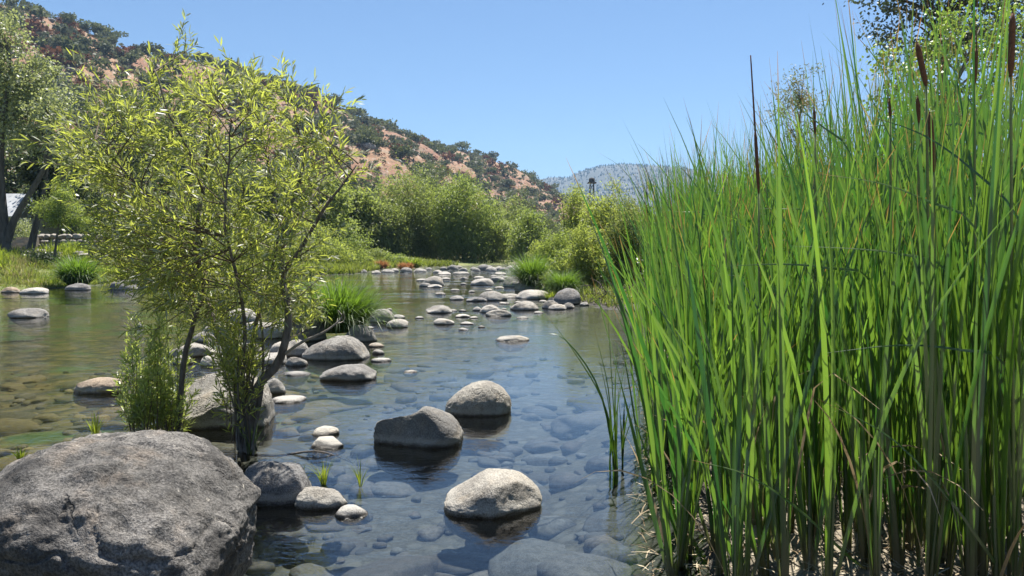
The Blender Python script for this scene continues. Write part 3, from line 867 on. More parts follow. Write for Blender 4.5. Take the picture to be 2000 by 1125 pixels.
def willow():
    rg = np.random.default_rng(3)
    base = gnd(478, 885)
    root = empty('willow_tree', base, 'multi stemmed yellow green willow growing among the boulders in mid river', 'tree')
    D0 = base[1] + 0.05
    def line(pts, n=22):
        return smooth_line([at(a, b, D0 + c) for a, b, c in pts], n)
    stems = [
        (line([(478, 895, 0), (455, 730, 0.05), (418, 630, 0.08), (398, 560, 0.1), (390, 450, 0.1), (400, 350, 0.05), (408, 230, 0)]), 0.034, 0.008),
        (line([(348, 860, 0.35), (352, 735, 0.3), (383, 620, 0.22), (398, 555, 0.15), (375, 440, 0.3), (335, 330, 0.4), (290, 220, 0.45)]), 0.024, 0.006),
        (line([(485, 880, -0.03), (498, 770, -0.06), (548, 695, -0.1), (561, 615, -0.1), (548, 520, -0.05), (562, 420, 0), (590, 330, 0.1), (612, 230, 0.15)]), 0.040, 0.008),
        (line([(470, 890, 0.05), (498, 650, 0.2), (522, 560, 0.3), (543, 450, 0.4), (525, 330, 0.5), (505, 200, 0.5)]), 0.017, 0.005),
        (line([(468, 892, 0.02), (478, 650, -0.15), (452, 500, -0.3), (440, 380, -0.4), (455, 240, -0.45)]), 0.016, 0.005),
        (line([(393, 500, 0.1), (335, 425, -0.1), (262, 355, -0.3), (185, 275, -0.45)], 14), 0.016, 0.004),
        (line([(553, 540, -0.05), (610, 450, -0.2), (658, 380, -0.35), (700, 320, -0.4)], 14), 0.018, 0.004),
        (line([(392, 470, 0.1), (320, 400, 0.5), (240, 390, 0.8), (180, 370, 0.9)], 14), 0.012, 0.004),
        (line([(556, 470, 0), (600, 400, 0.5), (640, 330, 0.8), (650, 260, 0.9)], 14), 0.012, 0.004),
        (line([(398, 380, 0.05), (360, 280, -0.2), (320, 200, -0.3), (300, 140, -0.3)], 14), 0.010, 0.004),
        (line([(488, 880, 0.03), (512, 700, 0.1), (498, 560, 0.15), (480, 430, 0.2)], 14), 0.011, 0.004),
        (line([(478, 885, -0.06), (465, 760, -0.2), (468, 690, -0.3)], 10), 0.009, 0.004),
        (line([(492, 885, -0.05), (505, 790, -0.12), (520, 740, -0.2)], 10), 0.008, 0.003),
    ]
    SP_ = np.concatenate([s[0][int(len(s[0]) * 0.35):] for s in stems[:11]])
    for k, (p, r0, r1) in enumerate(stems):
        p = p + np.stack([fbm(p * 3 + 5 * k + 100 * a, 2, 40 + a) for a in range(3)], -1) * 0.02
        mb = MB(); mb.tube(p, np.linspace(r0, r1, len(p)), 8)
        mb.build('stem', M_WBARK, root, base)
    # dark shoots at the foot
    for k in range(16):
        a = at(rg.uniform(462, 505), rg.uniform(872, 892), D0 + rg.uniform(-0.12, 0.15))
        b = at(rg.uniform(440, 530), rg.uniform(640, 800), D0 + rg.uniform(-0.2, 0.2))
        mb = MB(); mb.tube(bez(a, (a + b) / 2 + rg.normal(size=3) * 0.04, b, 7), np.linspace(0.009, 0.003, 7), 5)
        mb.build('stem', M_WBARK, root, base)
    poly = [(125, 270), (165, 205), (235, 235), (280, 175), (330, 160), (370, 165), (388, 100), (400, 165), (470, 165), (540, 180), (590, 215), (635, 245), (640, 275), (668, 320), (672, 365), (645, 420),
            (630, 480), (610, 580), (560, 610), (500, 610), (440, 600), (390, 600), (330, 600), (270, 570), (200, 520), (150, 460), (170, 410), (125, 360)]
    tips = []
    while len(tips) < 190:
        x, y = rg.uniform(100, 740), rg.uniform(80, 600)
        if in_poly(x, y, poly): tips.append(at(x, y, D0 + rg.uniform(-0.85, 1.0) * (1 - 0.5 * abs((x - 420) / 330) ** 2)))
    for a, b in ((386, 85), (380, 140), (470, 140), (455, 155), (545, 170), (575, 185), (300, 135), (285, 155), (655, 215), (120, 245), (140, 150), (165, 190), (240, 205), (330, 135), (108, 320), (700, 345), (690, 300), (500, 160)):
        tips.append(at(a, b, D0 + rg.uniform(-0.5, 0.3)))
    for k in range(46):
        tips.append(at(rg.uniform(290, 610), rg.uniform(530, 660), D0 + rg.uniform(-0.55, 0.5)))
    for tp in tips:
        dv = SP_ - tp
        dist = np.linalg.norm(dv, axis=1) + np.where(dv[:, 2] > (-0.12 if tp[2] > 1.35 else 0.3), 3.0, 0.0) + rg.uniform(0, 0.25, len(SP_))
        a = SP_[np.argmin(dist)]
        ln = np.linalg.norm(tp - a)
        out = tp - a
        mid = a + out * 0.5 + np.array((out[0] * 0.12, out[1] * 0.12, -0.05 * ln + 0.05)) + rg.normal(size=3) * 0.03
        path = bez(a, mid, tp, 10)
        wood, fol = MB(), MB()
        leafy_branch(wood, fol, path, 0.0045 + 0.003 * min(ln, 1), 5 + int(4 * min(ln, 1)), 0.28, 0.078, 0.0105, 60 * rg.choice((0.5, 0.9, 1.0, 1.25)), rg)
        w = wood.build('branch', M_TWIG, root, base)
        tag(fol.build('foliage', M_WILLOW, w, base), kind='stuff')
    # lower sprigs round the foot
    for k in range(30):
        a = at(rg.uniform(440, 495), rg.uniform(700, 890), D0 + rg.uniform(-0.25, 0.15))
        tp = at(rg.uniform(400, 510), rg.uniform(610, 780), D0 + rg.uniform(-0.35, 0.2))
        if tp[2] < a[2]: continue
        wood, fol = MB(), MB()
        leafy_branch(wood, fol, bez(a, (a + tp) / 2, tp, 8), 0.004, 5, 0.16, 0.07, 0.0105, 75, rg, up=0.6)
        w = wood.build('branch', M_TWIG, root, base)
        tag(fol.build('foliage', M_WILLOW, w, base), kind='stuff')
    for k in range(14):
        tp = at(rg.uniform(250, 620), rg.uniform(380, 620), D0 + rg.uniform(-0.6, 0.6))
        a = SP_[np.argmin(np.linalg.norm(SP_ - tp, axis=1) + rg.uniform(0, 0.3, len(SP_)))]
        mb = MB(); p = bez(a, (a + tp) / 2 + rg.normal(size=3) * 0.06, tp, 8); mb.tube(p, np.linspace(0.005, 0.0015, 8), 4)
        for j in range(4):
            i = 2 + j; mb.tube(bez(p[i], p[i] + rg.normal(size=3) * 0.06, p[i] + (tp - a) * 0.3 + rg.normal(size=3) * 0.09, 5), np.linspace(0.0025, 0.0008, 5), 3)
        tag(mb.build('branch', M_DEADWOOD, root, base), 'bare dead twig')
    # bare dead limb reaching over the water
    mb = MB()
    mb.tube(line([(552, 694, -0.1), (590, 668, -0.2), (630, 650, -0.25), (655, 633, -0.25), (668, 618, -0.25), (660, 606, -0.25)], 16), np.linspace(0.012, 0.003, 16), 6)
    mb.tube(line([(655, 633, -0.25), (672, 626, -0.2), (670, 608, -0.2)], 8), np.linspace(0.004, 0.0015, 8), 4)
    mb.tube(line([(560, 600, -0.1), (600, 565, -0.2), (650, 520, -0.3)], 8), np.linspace(0.006, 0.002, 8), 4)
    tag(mb.build('branch', M_DEADWOOD, root, base), 'bare pale dead branch')
    # root twig trailing to the water with hanging fibres
    mb = MB()
    tw = line([(490, 888, 0.0), (545, 890, -0.05), (600, 882, -0.1), (640, 885, -0.1), (690, 905, -0.1)], 16)
    mb.tube(tw, np.linspace(0.012, 0.003, 16), 5)
    for k in range(46):
        i = rg.integers(8, 15)
        p = tw[i] + (tw[i + 1 if i < 15 else i] - tw[i]) * rg.random()
        q = p + np.array((rg.normal() * 0.03, rg.normal() * 0.03, -rg.uniform(0.04, 0.13)))
        q[2] = max(q[2], 0.0)
        mb.tube(bez(p, (p + q) / 2 + rg.normal(size=3) * 0.012, q, 4), np.linspace(0.002, 0.001, 4), 3)
    tag(mb.build('root', M_WBARK, root, base), 'dark root with hanging fibres over the water')
willow()

def sapling():
    rg = np.random.default_rng(8)
    base = gnd(305, 856)
    root = empty('willow_sapling', base, 'young willow with many upright leafy shoots behind the massive boulder', 'shrub')
    D0 = base[1]
    for k in range(64):
        px = rg.uniform(258, 352)
        a = at(px, rg.uniform(846, 862), D0 + rg.uniform(-0.15, 0.25))
        top = rg.uniform(605, 800) if rg.random() < 0.75 else rg.uniform(700, 840)
        b = at(305 + (px - 305) * 1.25 + rg.normal() * 14, top, D0 + rg.uniform(-0.2, 0.35))
        wood, fol = MB(), MB()
        leafy_branch(wood, fol, bez(a, (a + b) / 2 + rg.normal(size=3) * 0.02, b, 10), 0.004, 6, 0.15, 0.068, 0.0105, 85, rg, up=0.7, t0=0.12)
        w = wood.build('stem', M_TWIG, root, base)
        tag(fol.build('foliage', M_SAPLING, w, base), kind='stuff')
M_SAPLING = leaf_mat('sapling_leaf', (0.15, 0.21, 0.05), (0.26, 0.29, 0.09), (0.62, 0.72, 0.14), gloss=0.10, rough=0.35, tmix=0.5)
sapling()

# ------------------------------------------------------------------ cattails
def cattail_mat(name, dead=False):
    t = NT(name)
    uv = t.n('UVMap').outputs['UV']
    v = t.n('SeparateXYZ', {0: uv}).outputs[1]
    oi = t.n('ObjectInfo').outputs['Random']
    ri = rnd_island(t)
    r = t.math('FRACT', t.math('ADD', t.math('MULTIPLY', oi, 7.0), ri))
    if dead:
        c = t.mix(r, (0.30, 0.22, 0.12), (0.40, 0.32, 0.2)); tr = c
        tm = 0.25
    else:
        c = t.mix(r, (0.03, 0.075, 0.02), (0.085, 0.14, 0.035))
        tr = t.mix(r, (0.045, 0.17, 0.02), (0.23, 0.40, 0.035))
        st = t.noise(t.n('Mapping', {'Vector': uv, 'Scale': (14, 0.6, 1)}), 3.0, 2, 0.5)
        c = t.mix(t.math('MULTIPLY', t.ramp(st, 0.4, 0.6), 0.3), c, (0.06, 0.13, 0.03))
        r2 = t.math('FRACT', t.math('MULTIPLY', r, 11.3))
        tip = t.math('MULTIPLY', t.ramp(v, 0.90, 0.97), t.math('LESS_THAN', r2, 0.6))
        bas = t.math('MULTIPLY', t.ramp(v, 0.16, 0.02), 0.75)
        c = t.mix(tip, c, (0.36, 0.2, 0.06)); tr = t.mix(tip, tr, (0.4, 0.22, 0.06))
        c = t.mix(bas, c, (0.25, 0.2, 0.11)); tr = t.mix(bas, tr, (0.2, 0.16, 0.07))
        tm = 0.58
    d = t.n('BsdfDiffuse', {'Color': c}); b = t.n('BsdfTranslucent', {'Color': tr})
    s = t.n('MixShader', {0: tm, 1: d, 2: b})
    g = t.n('BsdfGlossy', {'Color': (1, 1, 1), 'Roughness': 0.42})
    return t.end(t.n('MixShader', {0: 0.02 if dead else 0.055, 1: s, 2: g}))
M_CAT = cattail_mat('cattail_leaf')
M_CATDEAD = cattail_mat('cattail_dead_leaf', True)
M_SPIKE = plain_mat('seed_head', (0.10, 0.045, 0.022), (0.15, 0.07, 0.035), 60, 0.95)
M_STALK = plain_mat('cattail_stalk', (0.12, 0.19, 0.05), (0.2, 0.22, 0.08), 10, 0.6)

def blade(mb, P, w, tw0, tw1, m=0, cup=0.25, ref=(1.0, 0.05, 0.02)):
    """long leaf blade along P: two strips meeting in a shallow V, twisting, tapering to the tip"""
    P = np.asarray(P); n = len(P)
    s = np.linspace(0, 1, n)
    T = norm(np.gradient(P, axis=0))
    ref = np.array(ref)
    A = norm(ref - T * (T @ ref)[:, None]); B = np.cross(T, A)
    an = tw0 + (tw1 - tw0) * s
    S = np.cos(an)[:, None] * A + np.sin(an)[:, None] * B
    N = np.cross(S, T)
    prof = np.where(s < 0.25, 0.75 + s, 1.0) * np.clip((1 - s) * 2.2, 0, 1) ** 0.8
    hw = (w / 2 * prof + 0.0004)[:, None]
    V = np.stack((P - S * hw, P + N * hw * cup, P + S * hw), 1).reshape(-1, 3)
    uv = np.stack((np.tile([0, 0.5, 1.0], n), np.repeat(s, 3)), -1)
    i = np.arange(n - 1)[:, None] * 3
    Q = np.concatenate((i + np.array([[0, 1, 4, 3]]), i + np.array([[1, 2, 5, 4]])))
    mb.add(V, [Q], m, uv)

def leaf_path(rg, h, lean, az, curve, n=11, fold=None):
    s = np.linspace(0, 1, n)
    th = lean + curve * s ** 2
    if fold:
        th = th + fold[1] * sstep((s - fold[0]) / 0.10)
    ds = h / (n - 1)
    r = np.concatenate(([0], np.cumsum(np.sin(th[1:]) * ds))); z = np.concatenate(([0], np.cumsum(np.cos(th[1:]) * ds)))
    return np.stack((r * math.cos(az), r * math.sin(az), z), -1)

H0 = 2.4
def cattail_protos():
    rg = np.random.default_rng(12)
    leaves, dead = [], []
    for k in range(36):
        mb = MB()
        fold = (rg.uniform(0.74, 0.86), rg.uniform(0.6, 1.3)) if k % 18 == 0 else None
        blade(mb, leaf_path(rg, H0, abs(rg.normal()) * 0.085, 0, abs(rg.normal()) * 0.32, 13, fold), rg.uniform(0.015, 0.023), rg.uniform(0, 3.14), rg.uniform(1.0, 5.0))
        leaves.append(mb.mesh('cattail_leaf', M_CAT))
    for k in range(8):
        mb = MB()
        blade(mb, leaf_path(rg, rg.uniform(0.5, 1.0), rg.uniform(0.1, 0.4), 0, rg.uniform(0.6, 2.4), 9), rg.uniform(0.010, 0.016), rg.uniform(0, 3), rg.uniform(2, 6))
        dead.append(mb.mesh('cattail_dead_leaf', M_CATDEAD))
    for k in range(2):
        mb = MB()
        blade(mb, leaf_path(rg, rg.uniform(0.9, 1.4), rg.uniform(0.03, 0.2), 0, rg.uniform(0.1, 0.6), 11, (rg.uniform(0.5, 0.8), rg.uniform(0.8, 2.0))), rg.uniform(0.010, 0.016), rg.uniform(0, 3), rg.uniform(2, 6))
        dead.append(mb.mesh('cattail_dead_leaf', M_CATDEAD))
    return leaves, dead
CAT_LEAVES, CAT_DEAD = cattail_protos()
def sheath_protos():
    rg = np.random.default_rng(77)
    out = []
    for k in range(4):
        mb = MB()
        L = rg.uniform(0.45, 0.8)
        z = np.linspace(0, L, 6)
        a = np.arange(8) * math.pi / 4
        rr = np.linspace(0.017, 0.008, 6)
        V = np.stack([np.stack((np.cos(a) * q, np.sin(a) * q * 0.6, 0 * a + zz), -1) for q, zz in zip(rr, z)]).reshape(-1, 3)
        i = np.arange(5)[:, None] * 8; j = np.arange(8)[None, :]
        Q = np.stack((i + j, i + (j + 1) % 8, i + 8 + (j + 1) % 8, i + 8 + j), -1).reshape(-1, 4)
        uv = np.stack((np.tile(np.arange(8) / 8.0, 6), np.repeat(z / L * 0.3, 8)), -1)
        mb.add(V, [Q], 0, uv)
        out.append(mb.mesh('cattail_sheath', M_CAT))
    return out
CAT_SHEATH = sheath_protos()

TPX = [1150, 1200, 1240, 1270, 1300, 1400, 1500, 1600, 1700, 1800, 1900, 2200]
TY = [620, 520, 400, 335, 290, 225, 180, 110, 0, -110, -170, -230]
def cattail_stand():
    rg = np.random.default_rng(21)
    pts = []
    cell = {}
    for k in range(60000):
        y = 2.9 + 14.5 * rg.random() ** 1.7
        o = -0.30 + 3.6 * rg.random() ** 1.25
        x = float(np.interp(y, YR, XR)) + o
        if y < 4.0: x = 0.62 + (x - 0.62)
        px = 1000 + FPX * x / y
        if px > 2130 or px < (1318 if y < 5 else 1308 if y < 9 else 1288): continue
        if o > 2.1 + 0.14 * y: continue
        if y < 3.25 and px < 1420: continue
        if o < 0 and rg.random() < 0.55: continue
        key = (int(x / 0.08), int(y / 0.08))
        if any((key[0] + a, key[1] + b) in cell for a in (-1, 0, 1) for b in (-1, 0, 1)) : continue
        cell[key] = 1
        pts.append((x, y, o))
    pts.sort(key=lambda p: p[1] + 0.8 * max(p[2], 0))
    print('cattails', len(pts))
    pts = pts[:1800]
    zs = ground_z(np.array([p[0] for p in pts]), np.array([p[1] for p in pts]))
    stuff = MB()
    for i, ((x, y, o), z) in enumerate(zip(pts, zs)):
        px = 1000 + FPX * x / y
        ty = np.interp(px, TPX, TY) + 210 * rg.random() ** 1.5 - 20 - (70 * rg.random() if rg.random() < 0.08 else 0)
        h = min(max(CAM_H + (488 - ty) / FPX * y - z, 0.9), 3.25)
        nl = int(rg.integers(5, 8))
        lean_x = -0.05 * max(0.0, 1 - max(o, 0) / 0.8) * rg.uniform(-0.3, 1.3) if y > 3.7 else -0.03
        if i < 285:
            root = empty('cattail_plant', (x, y, z - 0.02), 'green cattail with a fan of long upright leaves in the dense stand', 'cattail', 'cattails of the dense stand')
            root.rotation_euler = (rg.normal() * 0.045, lean_x + rg.normal() * 0.06, 0)
            for k in range(nl):
                lf = obj('leaf', CAT_LEAVES[int(rg.integers(1, 18) if px < 1420 or i < 70 else rg.integers(len(CAT_LEAVES)))], root)
                az = rg.uniform(0, 6.28)
                hs_ = h / H0 * rg.uniform(0.62, 1.02)
                lf.location = (0.012 * math.cos(az), 0.012 * math.sin(az), 0)
                lf.rotation_euler = (0, 0, az)
                lf.scale = (1.0, 1.0, hs_)
            sh = obj('sheath', CAT_SHEATH[int(rg.integers(4))], root)
            sh.rotation_euler = (0, 0, rg.uniform(0, 6.28)); sh.scale = (1, 1, h / H0 * rg.uniform(0.7, 1.2))
            for k in range(int(rg.random() < 0.6)):
                lf = obj('dead_leaf', CAT_DEAD[int(rg.integers(len(CAT_DEAD)))], root)
                lf.location = (0, 0, rg.uniform(0.0, 0.15))
                lf.rotation_euler = (0, 0, rg.uniform(0, 6.28))
        else:
            for k in range(nl):
                az = rg.uniform(0, 6.28)
                P = leaf_path(rg, h * rg.uniform(0.62, 1.02), abs(rg.normal()) * 0.085, az, abs(rg.normal()) * 0.30, 8)
                P = P + np.array((x, y, z - 0.02)); P[:, 0] += (P[:, 2] - z) * lean_x
                blade(stuff, P, rg.uniform(0.014, 0.021), rg.uniform(0, 3.14), rg.uniform(1, 5))
            if rg.random() < 0.5:
                P = leaf_path(rg, rg.uniform(0.5, 1.1), rg.uniform(0.1, 0.4), rg.uniform(0, 6.28), rg.uniform(0.6, 2.4), 7)
                blade(stuff, P + np.array((x, y, z)), 0.013, 0, 3, m=1)
    tag(stuff.build('cattail_mass', [M_CAT, M_CATDEAD]), label='dense mass of cattails behind the front plants', kind='stuff')
cattail_stand()

def fringe():
    rg = np.random.default_rng(44)
    for k in range(26):
        y = rg.uniform(4.4, 9.5)
        px = rg.uniform(1250, 1310) if y > 5.4 else rg.uniform(1285, 1325)
        x = (px - 1000) / FPX * y
        root = empty('cattail_plant', (x, y, -0.18), 'slim young cattail standing in the water along the edge of the stand', 'cattail', 'young cattails in the water')
        root.rotation_euler = (rg.normal() * 0.03, -abs(rg.normal()) * 0.06, 0)
        for j in range(int(rg.integers(3, 6))):
            lf = obj('leaf', CAT_LEAVES[int(rg.integers(1, 18))], root)
            lf.location = (rg.normal() * 0.01, rg.normal() * 0.01, 0)
            lf.rotation_euler = (0, 0, rg.uniform(0, 6.28)); lf.scale = (0.8, 0.8, rg.uniform(0.35, 0.8))
fringe()

def cattail_with(pathsets, label, base, d, dead=()):
    """a single plant whose leaves follow given curves"""
    root = empty('cattail_plant', base, label, 'cattail', 'cattails that stand out')
    for pts, w in pathsets:
        P = smooth_line([np.asarray(p) for p in pts], 16)
        mb = MB()
        blade(mb, P, w, 0.0, 0.5 + RNG.random() * 0.7, cup=0.3, ref=(0.7, 0.2, 0.7))
        mb.build('leaf', M_CAT, root, base)
    return root

def special_cattails():
    rg = np.random.default_rng(31)
    # spikes: base px, d, top of thin part, top of brown head, foot of head
    spikes = [
        (1490, 4.4, (1466, 108), (1475, 255), (1482, 378), 0.020, 'cattail whose thin spike stands highest against open sky, tallest brown head on the sky side'),
        (1830, 3.6, (1789, 78), (1791, 84), (1809, 168), 0.026, 'cattail with a dark brown head tilted below the oak crown'),
        (1800, 4.0, (1792, 183), (1793, 188), (1794, 240), 0.022, 'cattail with a short brown head just below a longer tilted one'),
        (1835, 3.4, (1814, 215), (1816, 222), (1824, 336), 0.024, 'cattail with the lowest hanging large brown head in the stand'),
        (1595, 4.6, (1590, 195), (1590, 212), (1592, 262), 0.016, 'cattail with a small narrow brown head in front of the airy tree'),
        (1990, 3.3, (1979, 15), (1978, 26), (1974, 150), 0.027, 'cattail with the thickest brown head at the outer edge of the stand'),
        (1912, 3.9, (1908, 60), (1907, 95), (1903, 165), 0.022, 'cattail with a brown head half hidden among leaves near the outer edge'),
        (1745, 4.4, (1736, 190), (1737, 195), (1739, 228), 0.018, 'cattail with a short dark head deep among leaves under the oak'),
    ]
    for px, d, t0, t1, t2, dia, lab in spikes:
        dia *= (3.0 + (d - 3.3) * 0.35) / d; d = 3.0 + (d - 3.3) * 0.35
        base = at(px, 900, d); base[2] = ground_z(np.array([base[0]]), np.array([d]))[0]
        root = empty('cattail_plant', base, lab, 'cattail', 'cattails with brown seed heads')
        a, b, c = at(*t2, d), at(*t1, d), at(*t0, d)
        mb = MB(); mb.tube(smooth_line([base, base * 0.45 + a * 0.55 , a], 10), np.linspace(0.008, 0.005, 10), 6)
        mb.build('stalk', M_STALK, root, base)
        P = smooth_line([a, (a + b) / 2, b], 9)
        r = dia / 2 * np.array([0.45, 0.9, 1, 1, 1, 1, 1, 0.92, 0.45])
        mb = MB(); mb.tube(P, r, 10); mb.build('seed_head', M_SPIKE, root, base)
        mb = MB(); mb.tube(smooth_line([b, (b + c) / 2, c], 8), np.linspace(0.0045, 0.0028, 8) if t0[1] < t1[1] - 60 else np.linspace(0.003, 0.001, 8), 6)
        mb.build('spike', M_SPIKE, root, base)
        for k in range(6):
            lf = obj('leaf', CAT_LEAVES[int(rg.integers(1, 18))], root)
            lf.rotation_euler = (0, 0, rg.uniform(0, 6.28)); lf.scale = (1, 1, rg.uniform(0.6, 0.85))
    bent = [
        ([(1990, 430), (1900, 332), (1800, 262), (1688, 224)], 2.95, 0.016, 'cattail with one leaf arching out sideways high in the stand'),
        ([(1900, 440), (1820, 396), (1720, 358), (1590, 338)], 2.9, 0.016, 'cattail whose yellow tipped leaf bends level below the brown heads'),
        ([(1850, 530), (1760, 497), (1670, 486), (1540, 480)], 2.95, 0.014, 'cattail with a leaf bent flat halfway up the stand'),
        ([(1700, 548), (1620, 524), (1530, 516), (1415, 520)], 3.0, 0.012, 'cattail with a thin pale leaf bent level near the water side'),
        ([(1960, 710), (1880, 684), (1760, 674), (1610, 690)], 2.85, 0.012, 'cattail with a dry pale leaf bowed level low in the stand'),
        ([(1930, 1080), (1850, 970), (1740, 855), (1595, 778)], 2.8, 0.016, 'cattail with a long leaf falling diagonally across its lower neighbours'),
        ([(1650, 1080), (1560, 995), (1460, 928), (1350, 898)], 2.85, 0.012, 'cattail with a pale leaf leaning out over the muddy edge'),
        ([(1800, 420), (1730, 250), (1670, 140), (1605, 62)], 3.0, 0.018, 'cattail with one straight leaf leaning across open sky beside the oak'),
        ([(1660, 300), (1610, 250), (1560, 212), (1510, 170)], 3.2, 0.014, 'cattail with a leaf bending before the airy tree'),
    ]
    for pts, d, w, lab in bent:
        p0 = pts[0]
        bpx = p0[0] + 45
        base = at(bpx, 1000, d + 0.3); base[2] = ground_z(np.array([base[0]]), np.array([base[1]]))[0]
        mid = at(p0[0] + 25, min(p0[1] + 160, 1080), d + 0.2)
        P = [base] + ([mid] if mid[2] > base[2] + 0.3 else []) + [at(a, b, d + 0.1 - 0.05 * k) for k, (a, b) in enumerate(pts)]
        root = cattail_with([(P, w)], lab, base, d)
        for k in range(5):
            lf = obj('leaf', CAT_LEAVES[int(rg.integers(1, 18))], root)
            lf.rotation_euler = (0, 0, rg.uniform(0, 6.28)); lf.scale = (1, 1, rg.uniform(0.55, 0.85))
    # leaves leaning out over the river from the left flank
    flank = [([(1330, 700), (1300, 480), (1262, 330), (1213, 228)], 6.2), ([(1320, 640), (1280, 450), (1225, 340), (1160, 292)], 6.8), ([(1330, 800), (1285, 640), (1220, 480), (1130, 365)], 6.0),
             ([(1300, 850), (1250, 690), (1200, 590), (1150, 520)], 5.6), ([(1305, 780), (1262, 600), (1222, 500), (1185, 440)], 6.5),
             ([(1340, 1090), (1290, 960), (1250, 850), (1228, 770)], 3.5), ([(1345, 1090), (1280, 880), (1255, 740), (1248, 640)], 3.5), ([(1350, 1050), (1310, 800), (1290, 600), (1240, 430)], 4.2)]
    for k, (pts, d) in enumerate(flank):
        base = at(pts[0][0] + 8, 900, d); base[2] = ground_z(np.array([base[0]]), np.array([d]))[0]
        P = [base] + [at(a, b, d) for a, b in pts]
        lab = 'cattail leaning its leaf out over the river from the flank of the stand'
        r = empty('cattail_plant', base, lab, 'cattail', 'cattails leaning over the river')
        mb = MB(); blade(mb, smooth_line(P, 16), 0.016, 0.1, 0.9, ref=(0.7, 0.2, 0.7)); mb.build('leaf', M_CAT, r, base)
        for j in range(4):
            lf = obj('leaf', CAT_LEAVES[int(rg.integers(1, 18))], r)
            lf.rotation_euler = (0, 0, rg.uniform(0, 6.28)); lf.scale = (1, 1, rg.uniform(0.4, 0.6))
    # the lone clump standing in the water
    for bpx, by, tipset, lab in ((1199, 930, [((1188, 760), (1160, 640)), ((1196, 760), (1184, 560)), ((1202, 740), (1213, 600)), ((1212, 760), (1234, 650)), ((1170, 760), (1100, 660), (1040, 655)), ((1180, 790), (1130, 700), (1062, 608)), ((1207, 780), (1222, 690)), ((1190, 800), (1170, 700))], 'lone cattail clump standing in open water before the stand'),
                                 (1216, 905, [((1219, 800), (1222, 690)), ((1228, 800), (1262, 700)), ((1212, 820), (1205, 740)), ((1230, 830), (1255, 760))], 'slim cattail shoot in the water just behind the lone clump')):
        base = gnd(bpx, by); d = base[1]; b0 = base.copy(); b0[2] = -0.22
        r = empty('cattail_plant', b0, lab, 'cattail')
        for tp in tipset:
            P = [b0 + np.array((rg.normal() * 0.012, rg.normal() * 0.012, 0)), base + np.array((rg.normal() * 0.01, 0, 0.1))] + [at(a, b, d + rg.normal() * 0.05) for a, b in tp]
            mb = MB(); blade(mb, smooth_line(P, 16), 0.017, 0.2, 1.0, ref=(0.7, 0.2, 0.7)); mb.build('leaf', M_CAT, r, b0)
special_cattails()

def root_tangle():
    rg = np.random.default_rng(61)
    b = gnd(1200, 592)
    root = empty('root_tangle', b, 'dark tangle of bare roots and twigs along the undercut wooded bank', 'roots')
    mb = MB()
    for k in range(90):
        a = gnd(rg.uniform(1130, 1275), rg.uniform(580, 604)) ; a[2] = rg.uniform(0, 0.5)
        d = norm(rg.normal(size=3) * np.array((1, 0.6, 0.5))) * rg.uniform(0.25, 0.9)
        c = a + d; c[2] = max(c[2], 0.0)
        mb.tube(bez(a, (a + c) / 2 + rg.normal(size=3) * 0.12, c, 7), np.linspace(rg.uniform(0.006, 0.022), 0.003, 7), 5)
    tag(mb.build('twigs', plain_mat('root_wood', (0.04, 0.033, 0.027), (0.15, 0.12, 0.09), 12), root, b), kind='stuff')
root_tangle()

# reed litter on the mud and floating at the edge
def litter():
    rg = np.random.default_rng(5)
    mb = MB()
    N = 5200
    y = 2.6 + 9 * rg.random(N) ** 1.6
    x = np.interp(y, YR, XR) + rg.uniform(-0.35, 3.0, N) * np.where(rg.random(N) < 0.15, 0.3, 1)
    z = np.maximum(ground_z(x, y), 0.0) + 0.004
    an = rg.uniform(0, 6.28, N); ln = rg.uniform(0.03, 0.2, N); w = rg.uniform(0.002, 0.008, N)
    for k in range(N):
        d = np.array((math.cos(an[k]), math.sin(an[k]), 0)); s = np.array((-d[1], d[0], 0))
        p = np.array((x[k], y[k], z[k])) + np.array((0, 0, rg.uniform(0, 0.05)))
        a, c = p - d * ln[k] / 2, p + d * ln[k] / 2 + np.array((0, 0, rg.normal() * 0.03))
        c[2] = max(c[2], z[k]); m_ = (a + c) / 2 + np.array((0, 0, 0.012))
        mb.add(np.array((a - s * w[k] / 2, a + s * w[k] / 2, m_ + s * w[k] / 2, m_ - s * w[k] / 2, c + s * w[k] / 3, c - s * w[k] / 3)), [np.array([[0, 1, 2, 3], [3, 2, 4, 5]])])
    t = NT('reed_litter'); r = rnd_island(t)
    c = t.mix(r, (0.16, 0.11, 0.065), (0.52, 0.45, 0.32))
    m = t.end(t.n('BsdfDiffuse', {'Color': c}))
    tag(mb.build('reed_litter', m), label='dry broken reed litter on the mud among the cattails', kind='stuff')
litter()

# ------------------------------------------------------------------ grass, sedges, small plants
M_GRASS = leaf_mat('bank_grass', (0.09, 0.14, 0.025), (0.2, 0.2, 0.06), (0.3, 0.36, 0.05), gloss=0.04, tmix=0.45)
M_STRAW = leaf_mat('straw_grass', (0.22, 0.2, 0.08), (0.36, 0.3, 0.15), (0.4, 0.36, 0.14), gloss=0.03, tmix=0.4)
M_SEDGE = leaf_mat('sedge', (0.05, 0.11, 0.02), (0.10, 0.16, 0.03), (0.2, 0.34, 0.03), gloss=0.07, tmix=0.45)
M_BRIGHT = leaf_mat('bright_sedge', (0.12, 0.19, 0.02), (0.18, 0.22, 0.03), (0.34, 0.42, 0.04), gloss=0.04, tmix=0.45)
M_ORANGE = leaf_mat('orange_plant', (0.36, 0.17, 0.07), (0.46, 0.26, 0.12), (0.44, 0.22, 0.09), gloss=0.02, tmix=0.3)

